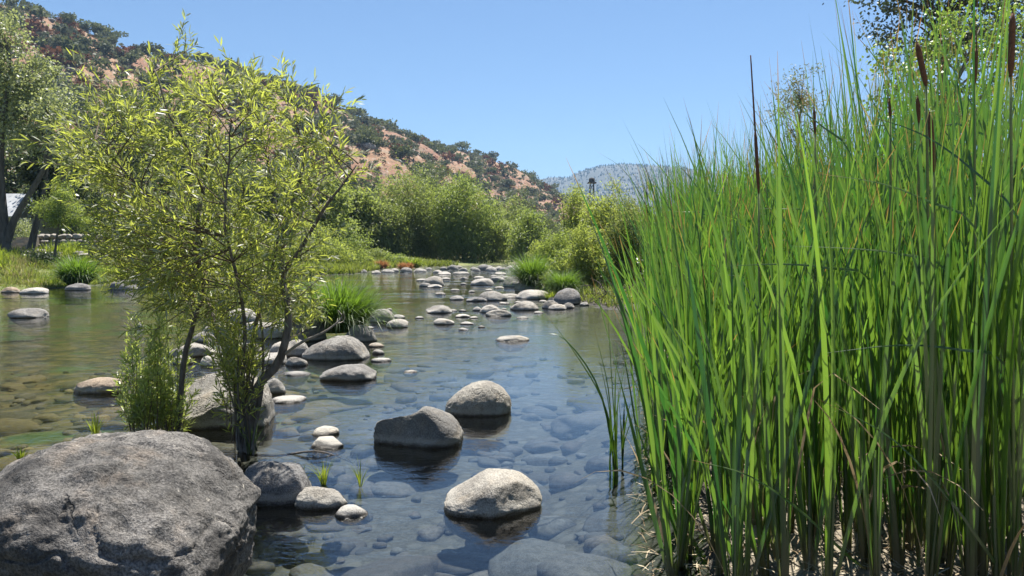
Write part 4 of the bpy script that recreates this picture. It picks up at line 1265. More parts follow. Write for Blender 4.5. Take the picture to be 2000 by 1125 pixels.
def blades(mb, P, H, W, lean, curl=0.6, m=0):
    """grass blades: curved, three segments"""
    n = len(P)
    az = RNG.uniform(0, 6.28, n) if np.isscalar(lean) else lean[:, 1]
    le = RNG.uniform(0, lean, n) if np.isscalar(lean) else lean[:, 0]
    d = np.stack((np.cos(az), np.sin(az), 0 * az), -1)
    s = np.stack((-np.sin(az), np.cos(az), 0 * az), -1)
    k2 = RNG.uniform(-0.8, 0.8, n)[:, None]; s = norm(s + d * k2)
    H = np.asarray(H)[:, None]; W = np.asarray(W)[:, None]; le = le[:, None]
    up = np.array((0, 0, 1.0))
    p1 = P + (up * np.cos(le) + d * np.sin(le)) * H * 0.4
    l2 = le + curl * RNG.uniform(0.3, 1, (n, 1)) * le / max(le.max(), 1e-3) * 1.2 + 0.05
    p2 = p1 + (up * np.cos(l2) + d * np.sin(l2)) * H * 0.35
    l3 = l2 + curl * RNG.uniform(0.3, 1.2, (n, 1)) * (0.3 + le)
    p3 = p2 + (up * np.cos(l3) + d * np.sin(l3)) * H * 0.3
    V = np.stack((P - s * W * .4, P + s * W * .4, p1 - s * W / 2, p1 + s * W / 2, p2 - s * W * .35, p2 + s * W * .35, p3), 1).reshape(-1, 3)
    b = np.arange(n)[:, None] * 7
    mb.add(V, [np.concatenate((b + np.array([[0, 1, 3, 2]]), b + np.array([[2, 3, 5, 4]]))), b + np.array([[4, 5, 6]])], m)

def bank_grass():
    mb = MB()
    N = 90000
    y = RNG.uniform(18, 48, N); x = np.interp(y, YL, XL) - 12 * RNG.random(N) ** 1.6 - 0.05
    keep = (x / y > -0.85)
    x, y = x[keep], y[keep]
    z = ground_z(x, y)
    k = z > 0.02
    x, y, z = x[k], y[k], z[k]
    cl = fbm(np.stack((x, y, 0 * x), -1) * 0.7, 3, 66)
    h = np.clip(0.22 + 0.32 * cl + RNG.normal(size=len(x)) * 0.06, 0.05, 0.8)
    dryk = fbm(np.stack((x, y, 0 * x), -1) * 0.45, 3, 99) + RNG.normal(size=len(x)) * 0.15
    for m_, k in ((0, dryk < 0.08), (1, (dryk >= 0.08) & (dryk < 0.42)), (2, dryk >= 0.42)):
        blades(mb, np.stack((x, y, z - 0.01), -1)[k], h[k] * (1, 0.9, 1.5)[m_], (0.012 + 0.014 * RNG.random(k.sum())) * (1, 1, 1.6)[m_], 0.6, m=m_)
    N = 40000
    y = RNG.uniform(41, 67, N); x = np.interp(y, YL, XL) - 16 * RNG.random(N) ** 1.5 - 0.05
    z = ground_z(x, y); k = z > 0.02; x, y, z = x[k], y[k], z[k]
    blades(mb, np.stack((x, y, z - 0.01), -1), RNG.uniform(0.15, 0.6, len(x)), 0.03 + 0.03 * RNG.random(len(x)), 0.6)
    N = 26000
    y = RNG.uniform(18.5, 70, N); x = np.interp(y, YR, XR) + 7 * RNG.random(N) ** 1.5 + 0.05
    z = ground_z(x, y); k = z > 0.02; x, y, z = x[k], y[k], z[k]
    blades(mb, np.stack((x, y, z - 0.01), -1), RNG.uniform(0.1, 0.5, len(x)), 0.015 + 0.02 * RNG.random(len(x)), 0.6)
    tag(mb.build('grass', [M_GRASS, M_STRAW, M_BRIGHT]), label='green and straw coloured grass along the river banks', kind='stuff')
bank_grass()

def tuft(px, yb, w, h_, label, mat, n=900, name='sedge_tuft', cat='sedge', z0=None, group=None, curl=0.9, d=None, bw=0.010, lean=0.8, spread=0.35):
    if d is None:
        b = gnd(px, yb, z0 or 0.0); d = b[1]
    else:
        b = at(px, yb, d)
    H = h_ / FPX * d; R = w / FPX * d / 2
    root = empty(name, b, label, cat, group)
    a = RNG.uniform(0, 6.28, n); r = R * spread * np.sqrt(RNG.random(n))
    P = b + np.stack((r * np.cos(a), r * np.sin(a), 0 * a - 0.02), -1)
    az = a + RNG.normal(size=n) * 0.5
    le = lean * (0.25 + 0.75 * r / (R * spread)) * RNG.uniform(0.3, 1.0, n)
    mb = MB()
    blades(mb, P, H * RNG.uniform(0.75, 1.45, n), bw * RNG.uniform(0.6, 1.3, n), np.stack((le, az), -1), curl)
    tag(mb.build('foliage', mat, root, b), kind='stuff')
    return root

tuft(660, 645, 150, 92, 'big arching sedge tuft rooted on the dark mid river rocks', M_SEDGE, 2600, z0=0.12, bw=0.012, lean=0.95, spread=0.5)
tuft(152, 556, 90, 50, 'rounded sedge tussock on the grassy bank above the two toned rock', M_SEDGE, 1400, z0=0.12, bw=0.028, lean=1.0)
tuft(808, 523, 50, 18, 'bright yellow green sedge at the end of the far bank', M_BRIGHT, 500, z0=0.1, bw=0.05)
tuft(745, 524, 44, 14, 'rust orange low plant on the far bank, beside the grey boulder', M_ORANGE, 350, 'orange_plant', 'plant', z0=0.08, bw=0.06)
tuft(792, 528, 56, 14, 'rust orange low plant on the far bank, next to bright sedge', M_ORANGE, 400, 'orange_plant', 'plant', z0=0.05, bw=0.06)
tuft(1040, 562, 70, 60, 'arching sedge hanging over the river at the tip of the wooded bank', M_SEDGE, 1800, z0=0.15, bw=0.016, lean=1.05)
tuft(1100, 575, 60, 45, 'sedge under the willow bush on the wooded bank', M_SEDGE, 1500, z0=0.15, bw=0.014, lean=1.05)
tuft(1075, 588, 24, 20, 'small bright grass tuft between pale stones and the dark bank boulder', M_BRIGHT, 160, 'grass_tuft', 'grass', bw=0.016)
for px, yb, w, h_, lab in ((515, 962, 60, 40, 'fresh grass tuft at the front of the dark fronted rock'), (585, 955, 44, 42, 'fresh grass tuft on the water side of the dark fronted rock'), (632, 940, 36, 40, 'fresh grass tuft standing behind the low rounded rock'),
                           (704, 945, 12, 46, 'single thin sprout of grass in open blue water'), (186, 848, 30, 36, 'little grass sprout beside the top of the massive boulder'), (40, 895, 24, 22, 'tiny grass sprout at the far slope of the massive boulder'), (490, 880, 46, 60, 'dark grass at the foot of the willow stems')):
    tuft(px, yb, w, h_, lab, M_BRIGHT if px != 490 else M_SEDGE, 40 if w > 20 else 14, 'grass_tuft', 'grass', bw=0.006, lean=0.5, curl=0.4, z0=0.02)

# ------------------------------------------------------------------ trees
def tree(name, label, cat, base, H, lobes, n, leaf, mats, trunk=None, r=0.15, group=None, simple=True, droop=0.3, limbs=9, seed=1, trunk_name='trunk', updir=0.2):
    """lobes: list of (x, y, z, rx, ry, rz) relative to the base; leaves are put through their volume in uneven clumps"""
    rg = np.random.default_rng(seed)
    root = empty(name, base, label, cat, group)
    wood = MB()
    main = trunk if trunk is not None else [(0, 0, -0.2), (rg.normal() * 0.03 * H, rg.normal() * 0.03 * H, H * 0.3), (rg.normal() * 0.05 * H, rg.normal() * 0.05 * H, H * 0.62), (rg.normal() * 0.05 * H, 0, H * 0.88)]
    trunks = main if isinstance(main[0], list) else [main]
    pts_all = []
    for tk in trunks:
        p = smooth_line(tk, 14)
        rr = r * (1.0 if tk is trunks[0] else 0.7)
        wood.tube(p, rr * np.linspace(1.0, 0.15, 14) ** 0.9, 8)
        pts_all.append(p[3:])
    pts_all = np.concatenate(pts_all)
    lob = np.array(lobes, dtype=float)
    vol = lob[:, 3] * lob[:, 4] * lob[:, 5]
    pick = rg.choice(len(lob), size=max(limbs, 1), p=vol / vol.sum())
    for k in pick:
        L = lob[k]
        tp = L[:3] + norm(rg.normal(size=3)) * L[3:6] * rg.uniform(0.3, 0.85)
        dv = pts_all - tp
        ds = np.linalg.norm(dv, axis=1) + np.where(dv[:, 2] > -0.05 * H, H, 0)
        a = pts_all[np.argmin(ds)]
        wood.tube(bez(a, a * 0.4 + tp * 0.6 + np.array((0, 0, 0.04 * H)), tp, 8), np.linspace(r * 0.35, r * 0.04, 8), 5)
    wood.build(trunk_name, mats[0], root)
    # clumps
    nc = max(10, n // 80)
    kc = rg.choice(len(lob), size=nc, p=vol / vol.sum())
    u = norm(rg.normal(size=(nc, 3))) * (rg.random((nc, 1)) ** 0.42)
    C = lob[kc, :3] + u * lob[kc, 3:6]
    csz = (lob[kc, 3:6].mean(axis=1) * rg.uniform(0.08, 0.36, nc))
    wgt = csz ** 2; wgt /= wgt.sum()
    ki = rg.choice(nc, size=n, p=wgt)
    P = C[ki] + rg.normal(size=(n, 3)) * csz[ki][:, None] * np.array((0.75, 0.75, 0.6))
    P[:, 2] = np.maximum(P[:, 2], 0.03 * H * rg.random(n))
    D = norm(rg.normal(size=(n, 3)) + np.array((0, 0, updir)) + norm(C[ki] - lob[:, :3].mean(axis=0)) * 0.4)
    mb = MB()
    leaf_cards(mb, P, D, leaf[0] * rg.uniform(0.6, 1.3, n), leaf[1] * rg.uniform(0.7, 1.3, n), droop=droop, bend=0.1, simple=simple)
    mb.build('crown', mats[1], root)
    return root

M_COTTON = leaf_mat('cottonwood_leaf', (0.14, 0.17, 0.09), (0.26, 0.28, 0.17), (0.48, 0.54, 0.18), gloss=0.12, rough=0.4, tmix=0.4)
M_FARWILLOW = leaf_mat('far_willow_leaf', (0.10, 0.14, 0.04), (0.18, 0.2, 0.075), (0.4, 0.48, 0.1), gloss=0.06, tmix=0.45)
M_LIME = leaf_mat('bright_willow_leaf', (0.10, 0.155, 0.035), (0.17, 0.21, 0.055), (0.37, 0.46, 0.08), gloss=0.06, tmix=0.5)
M_GREY = leaf_mat('grey_green_leaf', (0.08, 0.10, 0.05), (0.14, 0.16, 0.09), (0.2, 0.25, 0.08), gloss=0.06, tmix=0.35)
M_DARKLEAF = leaf_mat('oak_leaf', (0.03, 0.045, 0.02), (0.06, 0.075, 0.035), (0.08, 0.12, 0.03), gloss=0.12, rough=0.35, tmix=0.3)
M_ALDER = leaf_mat('alder_leaf', (0.07, 0.13, 0.03), (0.12, 0.18, 0.04), (0.26, 0.38, 0.05), gloss=0.10, rough=0.35, tmix=0.5)
M_YELLOWISH = leaf_mat('bank_willow_leaf', (0.12, 0.18, 0.035), (0.2, 0.22, 0.06), (0.5, 0.58, 0.10), gloss=0.06, tmix=0.5)
M_SPARSE = leaf_mat('airy_leaf', (0.12, 0.13, 0.08), (0.18, 0.19, 0.11), (0.25, 0.28, 0.1), gloss=0.08, tmix=0.45)

def bz(px, d):
    x = (px - 1000) / FPX * d
    return np.array((x, d, float(ground_z(np.array([x]), np.array([d]))[0])))

def px_lobes(b, d, L):
    """lobes given as (px, y, half width px, half height px, depth offset) -> relative metres"""
    out = []
    for px, y, hw, hh, dd in L:
        c = at(px, y, d + dd) - b
        k = (d + dd) / FPX
        out.append((c[0], c[1], c[2], hw * k, hw * k * 0.9, hh * k))
    return out

# left bank
b = bz(12, 40)
tk = [list(map(tuple, [(0, 0, -0.2), at(5, 420, 40) - b, at(0, 330, 40) - b, at(8, 230, 40) - b, at(20, 130, 40) - b])),
      list(map(tuple, [at(14, 470, 40) - b, at(30, 425, 40) - b, at(75, 350, 40) - b, at(100, 290, 40) - b, at(90, 200, 40.5) - b]))]
tree('cottonwood_tree', 'tall grey green tree with forked leaning trunk at the outer edge of the grassy bank', 'tree', b, 13, px_lobes(b, 40, [(15, 110, 55, 80, 0), (-40, 170, 70, 110, 1), (60, 170, 55, 60, 1), (70, 240, 60, 50, 0), (100, 280, 45, 40, 0), (0, 60, 35, 40, 0), (95, 205, 40, 45, 0)]), 26000, (0.16, 0.13), (M_BARK, M_COTTON), tk, 0.32, limbs=26, seed=41)
b = bz(58, 41)
tree('dark_tree', 'dark slanting tree beside the stone steps', 'tree', b, 8, px_lobes(b, 41, [(80, 330, 40, 45, 1), (110, 385, 34, 30, 1), (75, 410, 20, 22, 2)]), 7000, (0.22, 0.16), (M_BARK, M_DARKLEAF), [(0, 0, -0.2), tuple(at(70, 440, 41) - b), tuple(at(85, 380, 41) - b), tuple(at(95, 320, 41) - b)], 0.22, seed=42)
b = bz(104, 36)
tree('young_willow', 'slender bright green young willow alone on the grassy bank', 'tree', b, 4.5, px_lobes(b, 36, [(118, 408, 40, 34, 0), (120, 368, 22, 28, 0), (140, 425, 34, 22, 0), (92, 415, 24, 24, 0)]), 8000, (0.17, 0.032), (M_BARK, M_LIME), [(0, 0, -0.2), tuple(at(110, 470, 36) - b), tuple(at(117, 420, 36) - b), tuple(at(120, 360, 36) - b)], 0.07, seed=43, droop=0.25)
for k, (px, d, top, hw, m, lab) in enumerate([(230, 62, 165, 75, M_GREY, 'broad grey green tree behind the foreground willow, nearest the cottonwood'), (330, 70, 200, 80, M_GREY, 'grey green tree behind the middle of the foreground willow'), (150, 56, 250, 60, M_GREY, 'grey tree with thin crown above the stone wall'),
        (430, 74, 270, 75, M_FARWILLOW, 'dull green tree glimpsed through the foreground willow'), (530, 70, 300, 70, M_GREY, 'low grey green tree glimpsed through the willow near its outer stems'), (620, 66, 330, 60, M_FARWILLOW, 'leafy tree behind the outer twigs of the foreground willow'), (20, 60, 260, 80, M_GREY, 'grey green tree behind the forked trunk'), (700, 72, 370, 45, M_FARWILLOW, 'half bare tree between the willow and the riverside grove')]):
    b = bz(px, d)
    hh = (488 - top) / 2
    tree('bank_tree', lab, 'tree', b, (488 - top) / FPX * d, px_lobes(b, d, [(px, top + hh * 0.8, hw, hh * 0.8, 0), (px - hw * 0.6, top + hh * 1.2, hw * 0.7, hh * 0.7, 1), (px + hw * 0.6, top + hh * 1.25, hw * 0.7, hh * 0.65, -1), (px + hw * 0.1, top + hh * 0.5, hw * 0.6, hh * 0.45, 0)]), 9000, (0.34, 0.2), (M_BARK, m), None, 0.25, seed=50 + k)
# bushes along the left bank behind the willow
for k, (px, d, top, hw, m, lab) in enumerate([(350, 44, 420, 70, M_FARWILLOW, 'leafy bank bush behind the lower willow twigs'), (470, 47, 430, 70, M_LIME, 'bright bank bush seen between the willow stems'), (590, 49, 425, 70, M_YELLOWISH, 'yellowish bank bush beyond the leaning willow limb'), (680, 52, 440, 45, M_LIME, 'light green bush at the end of the bank thicket'), (640, 50, 470, 50, M_YELLOWISH, 'low yellow green bush above the sedge tuft'),
        (705, 58, 496, 26, M_YELLOWISH, 'low pale shrub on the far bank beside the orange plants'), (770, 62, 498, 26, M_LIME, 'low green shrub behind the orange plants'), (735, 64, 485, 30, M_FARWILLOW, 'leafy shrub at the back of the far bank'), (30, 47, 425, 34, M_COTTON, 'leafy bush hiding the lower part of the house'), (250, 42, 470, 40, M_GREY, 'dull shrub beside the wooden platform'), (20, 38, 500, 26, M_GREY, 'low dark shrub below the forked trunk'), (75, 37, 500, 34, M_DARKLEAF, 'low dark shrub below the stone wall'), (240, 36, 508, 40, M_FARWILLOW, 'low leafy shrub above the dark sided bank boulder'), (145, 42, 470, 24, M_LIME, 'small pale shrub growing before the stone wall')]):
    b = bz(px, d)
    bot = 488 + (CAM_H - b[2]) / d * FPX
    hh = (bot - top) / 2
    tree('bank_bush', lab, 'bush', b, hh * 2 / FPX * d, px_lobes(b, d, [(px, top + hh, hw, hh, 0), (px - hw * 0.5, top + hh * 1.3, hw * 0.6, hh * 0.6, -0.5), (px + hw * 0.5, top + hh * 1.2, hw * 0.6, hh * 0.7, 0.5)]), 5000 if hw > 45 else 2200, (0.20, 0.06), (M_BARK, m), None, 0.05, seed=70 + k, limbs=8, trunk_name='stem')

def spires(px, top, bot, hw, n, seed, fw=0.26):
    """upright feathery sub-crowns of uneven height over a low skirt"""
    rg = np.random.default_rng(700 + seed)
    out = [(px, bot - (bot - top) * 0.22, hw * 0.9, (bot - top) * 0.24, 0)]
    for j in range(n):
        o = -1 + 2 * (j + 0.5) / n + rg.normal() * 0.08
        tj = top + (bot - top) * (0.5 * abs(o) ** 1.5 + 0.22 * rg.random()) * (0 if j == n // 2 else 1)
        mid = (tj + bot) / 2 - (bot - top) * 0.06
        out.append((px + o * hw * 0.85, mid, hw * fw * rg.uniform(0.75, 1.2), (mid - tj), rg.uniform(-0.6, 0.6)))
    return out
# grove at the far end
GROVE = [
 (800, 76, 335, 70, M_FARWILLOW, 14000, 'broad dull green willow at the near side of the riverside grove'), (905, 74, 345, 55, M_LIME, 13000, 'tall bright green pointed willow in the middle of the riverside grove'), (850, 80, 328, 60, M_GREY, 11000, 'grey green willow between the broad dull one and the bright pointed one'),
 (755, 72, 400, 40, M_FARWILLOW, 7000, 'low willow at the outer near corner of the riverside grove'), (960, 76, 400, 40, M_FARWILLOW, 7000, 'shorter willow leaning on the bright pointed one'), (1000, 84, 395, 42, M_FARWILLOW, 6000, 'rounded tree behind the riverside grove'),
 (1035, 72, 420, 36, M_LIME, 5000, 'small bright willow between the grove and the wooded bank'), (1015, 95, 372, 40, M_GREY, 5000, 'darker tree rising behind the small bright willow'), (1060, 80, 430, 34, M_GREY, 4000, 'low grey bush closing the end of the river')]
for k, (px, d, top, hw, m, n, lab) in enumerate(GROVE):
    b = bz(px, d)
    top -= 18
    n = int(n * 2)
    bot = 488 + (CAM_H - b[2]) / d * FPX
    hh = (bot - top) / 2
    L = spires(px, top, bot, hw, 9, 20 + k, 0.34) if k == 99 else [(px, bot - hh * 0.9, hw, hh * 0.9, 0), (px, top + hh * 0.55, hw * 0.62, hh * 0.55, 0), (px - hw * 0.5, bot - hh * 0.65, hw * 0.7, hh * 0.7, -1), (px + hw * 0.5, bot - hh * 0.6, hw * 0.7, hh * 0.65, 0.5), (px - hw * 0.35, top + hh * 0.7, hw * 0.4, hh * 0.5, 0.5), (px + hw * 0.45, top + hh * 0.85, hw * 0.36, hh * 0.5, -0.5)]
    tree('grove_willow', lab, 'tree', b, 2 * hh / FPX * d, px_lobes(b, d, L), n, (0.33, 0.085), (M_BARK, m), None, 0.16, seed=90 + k, droop=0.5, group='willows at the far end of the river', updir=0.4)

# right bank
RB = [(1180, 27, 352, 46, M_YELLOWISH, 9000, 'tall yellowish willow bush on the wooded bank'), (1125, 30, 352, 30, M_YELLOWISH, 6000, 'narrow upright willow at the outer end of the wooded bank'), (1090, 28, 455, 50, M_LIME, 7000, 'low bright willow bush overhanging the wooded bank'), (1055, 33, 470, 36, M_YELLOWISH, 4000, 'feathery low willow at the tip of the wooded bank'),
      (1105, 25, 490, 46, M_LIME, 6000, 'grassy looking low willow right above the large dark bank boulder'), (1230, 25, 380, 46, M_FARWILLOW, 8000, 'leafy willow bush next to the cattail stand'), (1150, 24, 440, 44, M_YELLOWISH, 6000, 'pale willow bush above the dark root bank')]
for k, (px, d, top, hw, m, n, lab) in enumerate(RB):
    b = bz(px, d)
    bot = 488 + (CAM_H - b[2]) / d * FPX
    hh = (bot - top) / 2
    top -= 8
    L = spires(px, top, bot, hw, 8, k, 0.34) + [(px, bot - hh, hw * 0.85, hh * 0.95, 0), (px + hw * 0.3, top + hh * 0.9, hw * 0.6, hh * 0.8, 0.5)]
    tks = [[(0.1 * j - 0.2, 0.05 * j, -0.1), (0.25 * j - 0.4, 0.1, hh / FPX * d * 0.8), (0.38 * j - 0.6, 0, hh / FPX * d * 1.7)] for j in range(4)]
    tree('bank_willow', lab, 'bush', b, 2 * hh / FPX * d, px_lobes(b, d, L), int(n * 2.1), (0.15, 0.03), (M_BARK, m), tks, 0.045, seed=110 + k, droop=0.3, limbs=14, group='willows of the wooded bank', trunk_name='stem', updir=0.6)
b = bz(1275, 17)
tree('alder_sapling', 'thin sapling with rounded glossy leaves at the edge of the cattails', 'tree', b, 3.5, px_lobes(b, 17, [(1262, 380, 22, 42, 0), (1280, 450, 30, 50, 0), (1265, 520, 26, 40, 0)]), 900, (0.075, 0.06), (M_BARK, M_ALDER), [(0, 0, -0.1), tuple(at(1275, 500, 17) - b), tuple(at(1268, 420, 17) - b), tuple(at(1260, 335, 17) - b)], 0.025, seed=130, limbs=10, simple=False)
b = bz(1555, 26)
tree('airy_tree', 'airy pale leaved tree standing behind the cattails against the sky', 'tree', b, 8, px_lobes(b, 26, [(1560, 230, 48, 90, 0), (1575, 170, 34, 45, 0), (1535, 260, 30, 70, 0), (1560, 330, 50, 60, 0)]), 3600, (0.12, 0.04), (M_BARK, M_SPARSE), [(0, 0, -0.1), tuple(at(1556, 350, 26) - b), tuple(at(1562, 240, 26) - b), tuple(at(1570, 140, 26) - b)], 0.06, seed=131, limbs=26)
b = bz(1850, 19)
tree('oak_tree', 'dark leaved oak hanging over the cattails at the top', 'tree', b, 8, px_lobes(b, 19, [(1740, 20, 70, 60, 0), (1850, -60, 130, 90, 0), (1950, 30, 90, 80, 0), (1730, 90, 40, 25, 0), (1700, -40, 50, 60, 0), (1830, 60, 80, 60, 0)]), 11000, (0.11, 0.07), (M_BARK, M_DARKLEAF), [(0, 0, -0.1), tuple(at(1850, 300, 19) - b), tuple(at(1840, 120, 19) - b), tuple(at(1830, -40, 19) - b)], 0.16, seed=132, limbs=30)
b = bz(1860, 14)
tree('alder_tree', 'sunlit alder with bright leaves between the oak and the cattails', 'tree', b, 5.5, px_lobes(b, 14, [(1800, 120, 80, 80, 0), (1900, 80, 90, 90, 0), (1980, 140, 70, 90, 0), (1760, 180, 50, 60, 0), (1850, 220, 110, 60, 0)]), 6000, (0.085, 0.055), (M_BARK, M_ALDER), None, 0.06, seed=133, limbs=24)

# ------------------------------------------------------------------ left bank masonry and house
def stone_wall():
    b = bz(150, 43)
    root = empty('stone_wall', b, 'rough dry stone wall above the grassy bank', 'wall')
    ms = []
    for k in range(6):
        V, F = rock_shape(3, 500 + k, (0.5, 0.5, 0.42), e=3.2, cuts=7, amp=0.08)
        mb = MB(); mb.add(V, [F]); ms.append(mb.mesh('stone', M_DRYROCK))
    rg = np.random.default_rng(4)
    zt = at(150, 460, 43)[2]
    x0, x1 = at(62, 470, 43)[0], at(240, 470, 43)[0]
    z = b[2] - 0.05
    row = 0
    while z < zt:
        hgt = rg.uniform(0.22, 0.36)
        x = x0 + rg.uniform(-0.2, 0.1)
        while x < x1:
            w = rg.uniform(0.3, 0.62)
            o = obj('stone', ms[int(rg.integers(6))], root)
            o.location = np.array((x + w / 2, 43 + row * 0.12 + rg.uniform(-0.06, 0.06), z + hgt / 2)) - b
            o.scale = (w * 1.04, rg.uniform(0.4, 0.6), hgt * 1.15)
            o.rotation_euler = (rg.normal() * 0.1, rg.normal() * 0.1, rg.choice((0, 3.14)) + rg.normal() * 0.1)
            x += w
        z += hgt; row += 1
stone_wall()
# loose stones below the wall
for k, (px, y, w, h_, lab) in enumerate([(155, 492, 22, 14, 'pale angular stone fallen below the dry stone wall'), (178, 490, 26, 16, 'dark angular stone below the dry stone wall'), (85, 490, 30, 12, 'pale flat stone at the foot of the steps'), (165, 500, 40, 10, 'flat pale slab lying in front of the dry stone wall'), (120, 497, 20, 8, 'little pale stone under the young willow')]):
    d = 39.5; c = at(px, y, d); g = float(ground_z(np.array([c[0]]), np.array([d]))[0])
    V, F = rock_shape(3, 520 + k, (w / FPX * d / 2, 0.35, h_ / FPX * d * 0.7), e=3, cuts=7)
    mb = MB(); mb.add(V, [F]); o = mb.build('loose_stone', M_DRYROCK); o.location = (c[0], d, g + 0.1)
    tag(o, lab, 'stone', 'loose stones below the wall')

def steps():
    b = bz(40, 41.5)
    root = empty('stone_steps', b, 'flight of pale steps beside the forked tree trunk', 'steps')
    m = plain_mat('step_stone', (0.3, 0.25, 0.19), (0.42, 0.36, 0.28), 3)
    x0, x1 = at(18, 480, 42)[0], at(55, 480, 42)[0]
    zt = at(40, 463, 42)[2]
    n = 6
    for k in range(n):
        z0 = b[2] - 0.1; z1 = b[2] + (zt - b[2]) * (k + 1) / n
        mb = MB(); mb.box(((x0 + x1) / 2 - b[0], 41 + 0.32 * k + 0.17 - b[1], (z0 + z1) / 2 - b[2]), (x1 - x0 + RNG.uniform(-.05, .05), 0.34, z1 - z0))
        mb.build('step', m, root, smooth=False)
steps()

def platform():
    b = bz(215, 39)
    root = empty('wooden_platform', b, 'low weathered wooden platform with dark underside by the bank', 'platform')
    m = plain_mat('weathered_board', (0.26, 0.25, 0.24), (0.36, 0.35, 0.33), 8)
    dk = plain_mat('dark_board', (0.05, 0.045, 0.04), (0.09, 0.08, 0.07), 8)
    x0, x1 = at(188, 490, 39)[0] - b[0], at(268, 490, 39)[0] - b[0]
    zt = at(215, 486, 39)[2] - b[2]
    for k in range(6):
        mb = MB(); mb.box(((x0 + x1) / 2, -0.6 + 0.25 * k, zt - 0.09 * k * 0 ), (x1 - x0, 0.235, 0.05)); mb.build('plank', m, root, smooth=False)
    mb = MB(); mb.box(((x0 + x1) / 2, -0.74, zt - 0.16), (x1 - x0, 0.04, 0.25)); mb.build('beam', dk, root, smooth=False)
    for x in (x0 + 0.1, (x0 + x1) / 2, x1 - 0.1):
        mb = MB(); mb.box((x, -0.6, zt / 2 - 0.2), (0.12, 0.12, max(zt, 0.2) + 0.2)); mb.build('post', dk, root, smooth=False)
platform()

def house():
    b = bz(5, 52)
    root = empty('house', b, 'white roofed low house half hidden behind the forked trunk', 'house')
    wl = plain_mat('house_wall', (0.3, 0.28, 0.25), (0.36, 0.34, 0.3), 2)
    rf = plain_mat('metal_roof', (0.3, 0.31, 0.32), (0.42, 0.43, 0.44), 1.5, 0.6)
    gl = NT('window_glass'); glm = gl.end(gl.n('BsdfPrincipled', {'Base Color': (0.03, 0.035, 0.04), 'Roughness': 0.08}))
    k = 52 / FPX
    x0, x1 = -70 * k, 42 * k
    ze = at(0, 425, 52)[2] - b[2]; zr = at(0, 376, 52)[2] - b[2]
    mb = MB(); mb.box(((x0 + x1) / 2, 2.2, ze / 2), (x1 - x0 - 0.5, 4.4, ze)); mb.build('wall', wl, root, smooth=False)
    mb = MB()
    for s in (0, 1):
        ya, yb_ = (-0.4, 2.2) if s == 0 else (4.8, 2.2)
        V = np.array([(x0, ya, ze), (x1, ya, ze), (x1, yb_, zr), (x0, yb_, zr)])
        V = np.vstack((V, V + np.array((0, 0, 0.09))))
        mb.add(V, [np.array([[0, 3, 2, 1], [4, 5, 6, 7], [0, 1, 5, 4], [1, 2, 6, 5], [2, 3, 7, 6], [3, 0, 4, 7]])])
    mb.build('roof', rf, root, smooth=False)
    for x in (-1.6, 0.3):
        mb = MB(); mb.box((x, -0.01, ze * 0.55), (0.8, 0.06, 0.9)); w = mb.build('window', wl, root, smooth=False)
        mb = MB(); mb.box((x, -0.045, ze * 0.55), (0.66, 0.02, 0.76)); mb.build('pane', glm, w, smooth=False)
house()

def tower():
    d = 190.0
    b = bz(1155, d)
    root = empty('tower', b, 'thin dark tower with a wider cap rising above the wooded bank', 'tower')
    m = plain_mat('dark_steel', (0.035, 0.035, 0.035), (0.06, 0.055, 0.05), 2)
    zt = at(1155, 358, d)[2] - b[2]
    for sx, sy in ((1, 1), (1, -1), (-1, 1), (-1, -1)):
        mb = MB(); mb.tube([(0.85 * sx, 0.85 * sy, -0.3), (0.45 * sx, 0.45 * sy, zt)], 0.12, 6); mb.build('leg', m, root)
    for k in range(9):
        z0, z1 = zt * k / 9, zt * (k + 1) / 9
        w0, w1 = 0.85 - 0.4 * k / 9, 0.85 - 0.4 * (k + 1) / 9
        for (ax, ay), (cx, cy_) in (((-1, -1), (1, -1)), ((1, -1), (1, 1)), ((1, 1), (-1, 1)), ((-1, 1), (-1, -1))):
            mb = MB(); mb.tube([(ax * w0, ay * w0, z0), (cx * w1, cy_ * w1, z1)], 0.07, 4)
            mb.build('brace', m, root)
    mb = MB(); mb.box((0, 0, zt + 0.1), (2.2, 2.2, 0.25)); mb.build('platform', m, root, smooth=False)
    mb = MB(); mb.tube([(0, 0, zt + 0.2), (0, 0, zt + 1.2), (0, 0, zt + 1.5)], [0.8, 0.8, 0.1], 10); mb.build('tank', m, root)
tower()

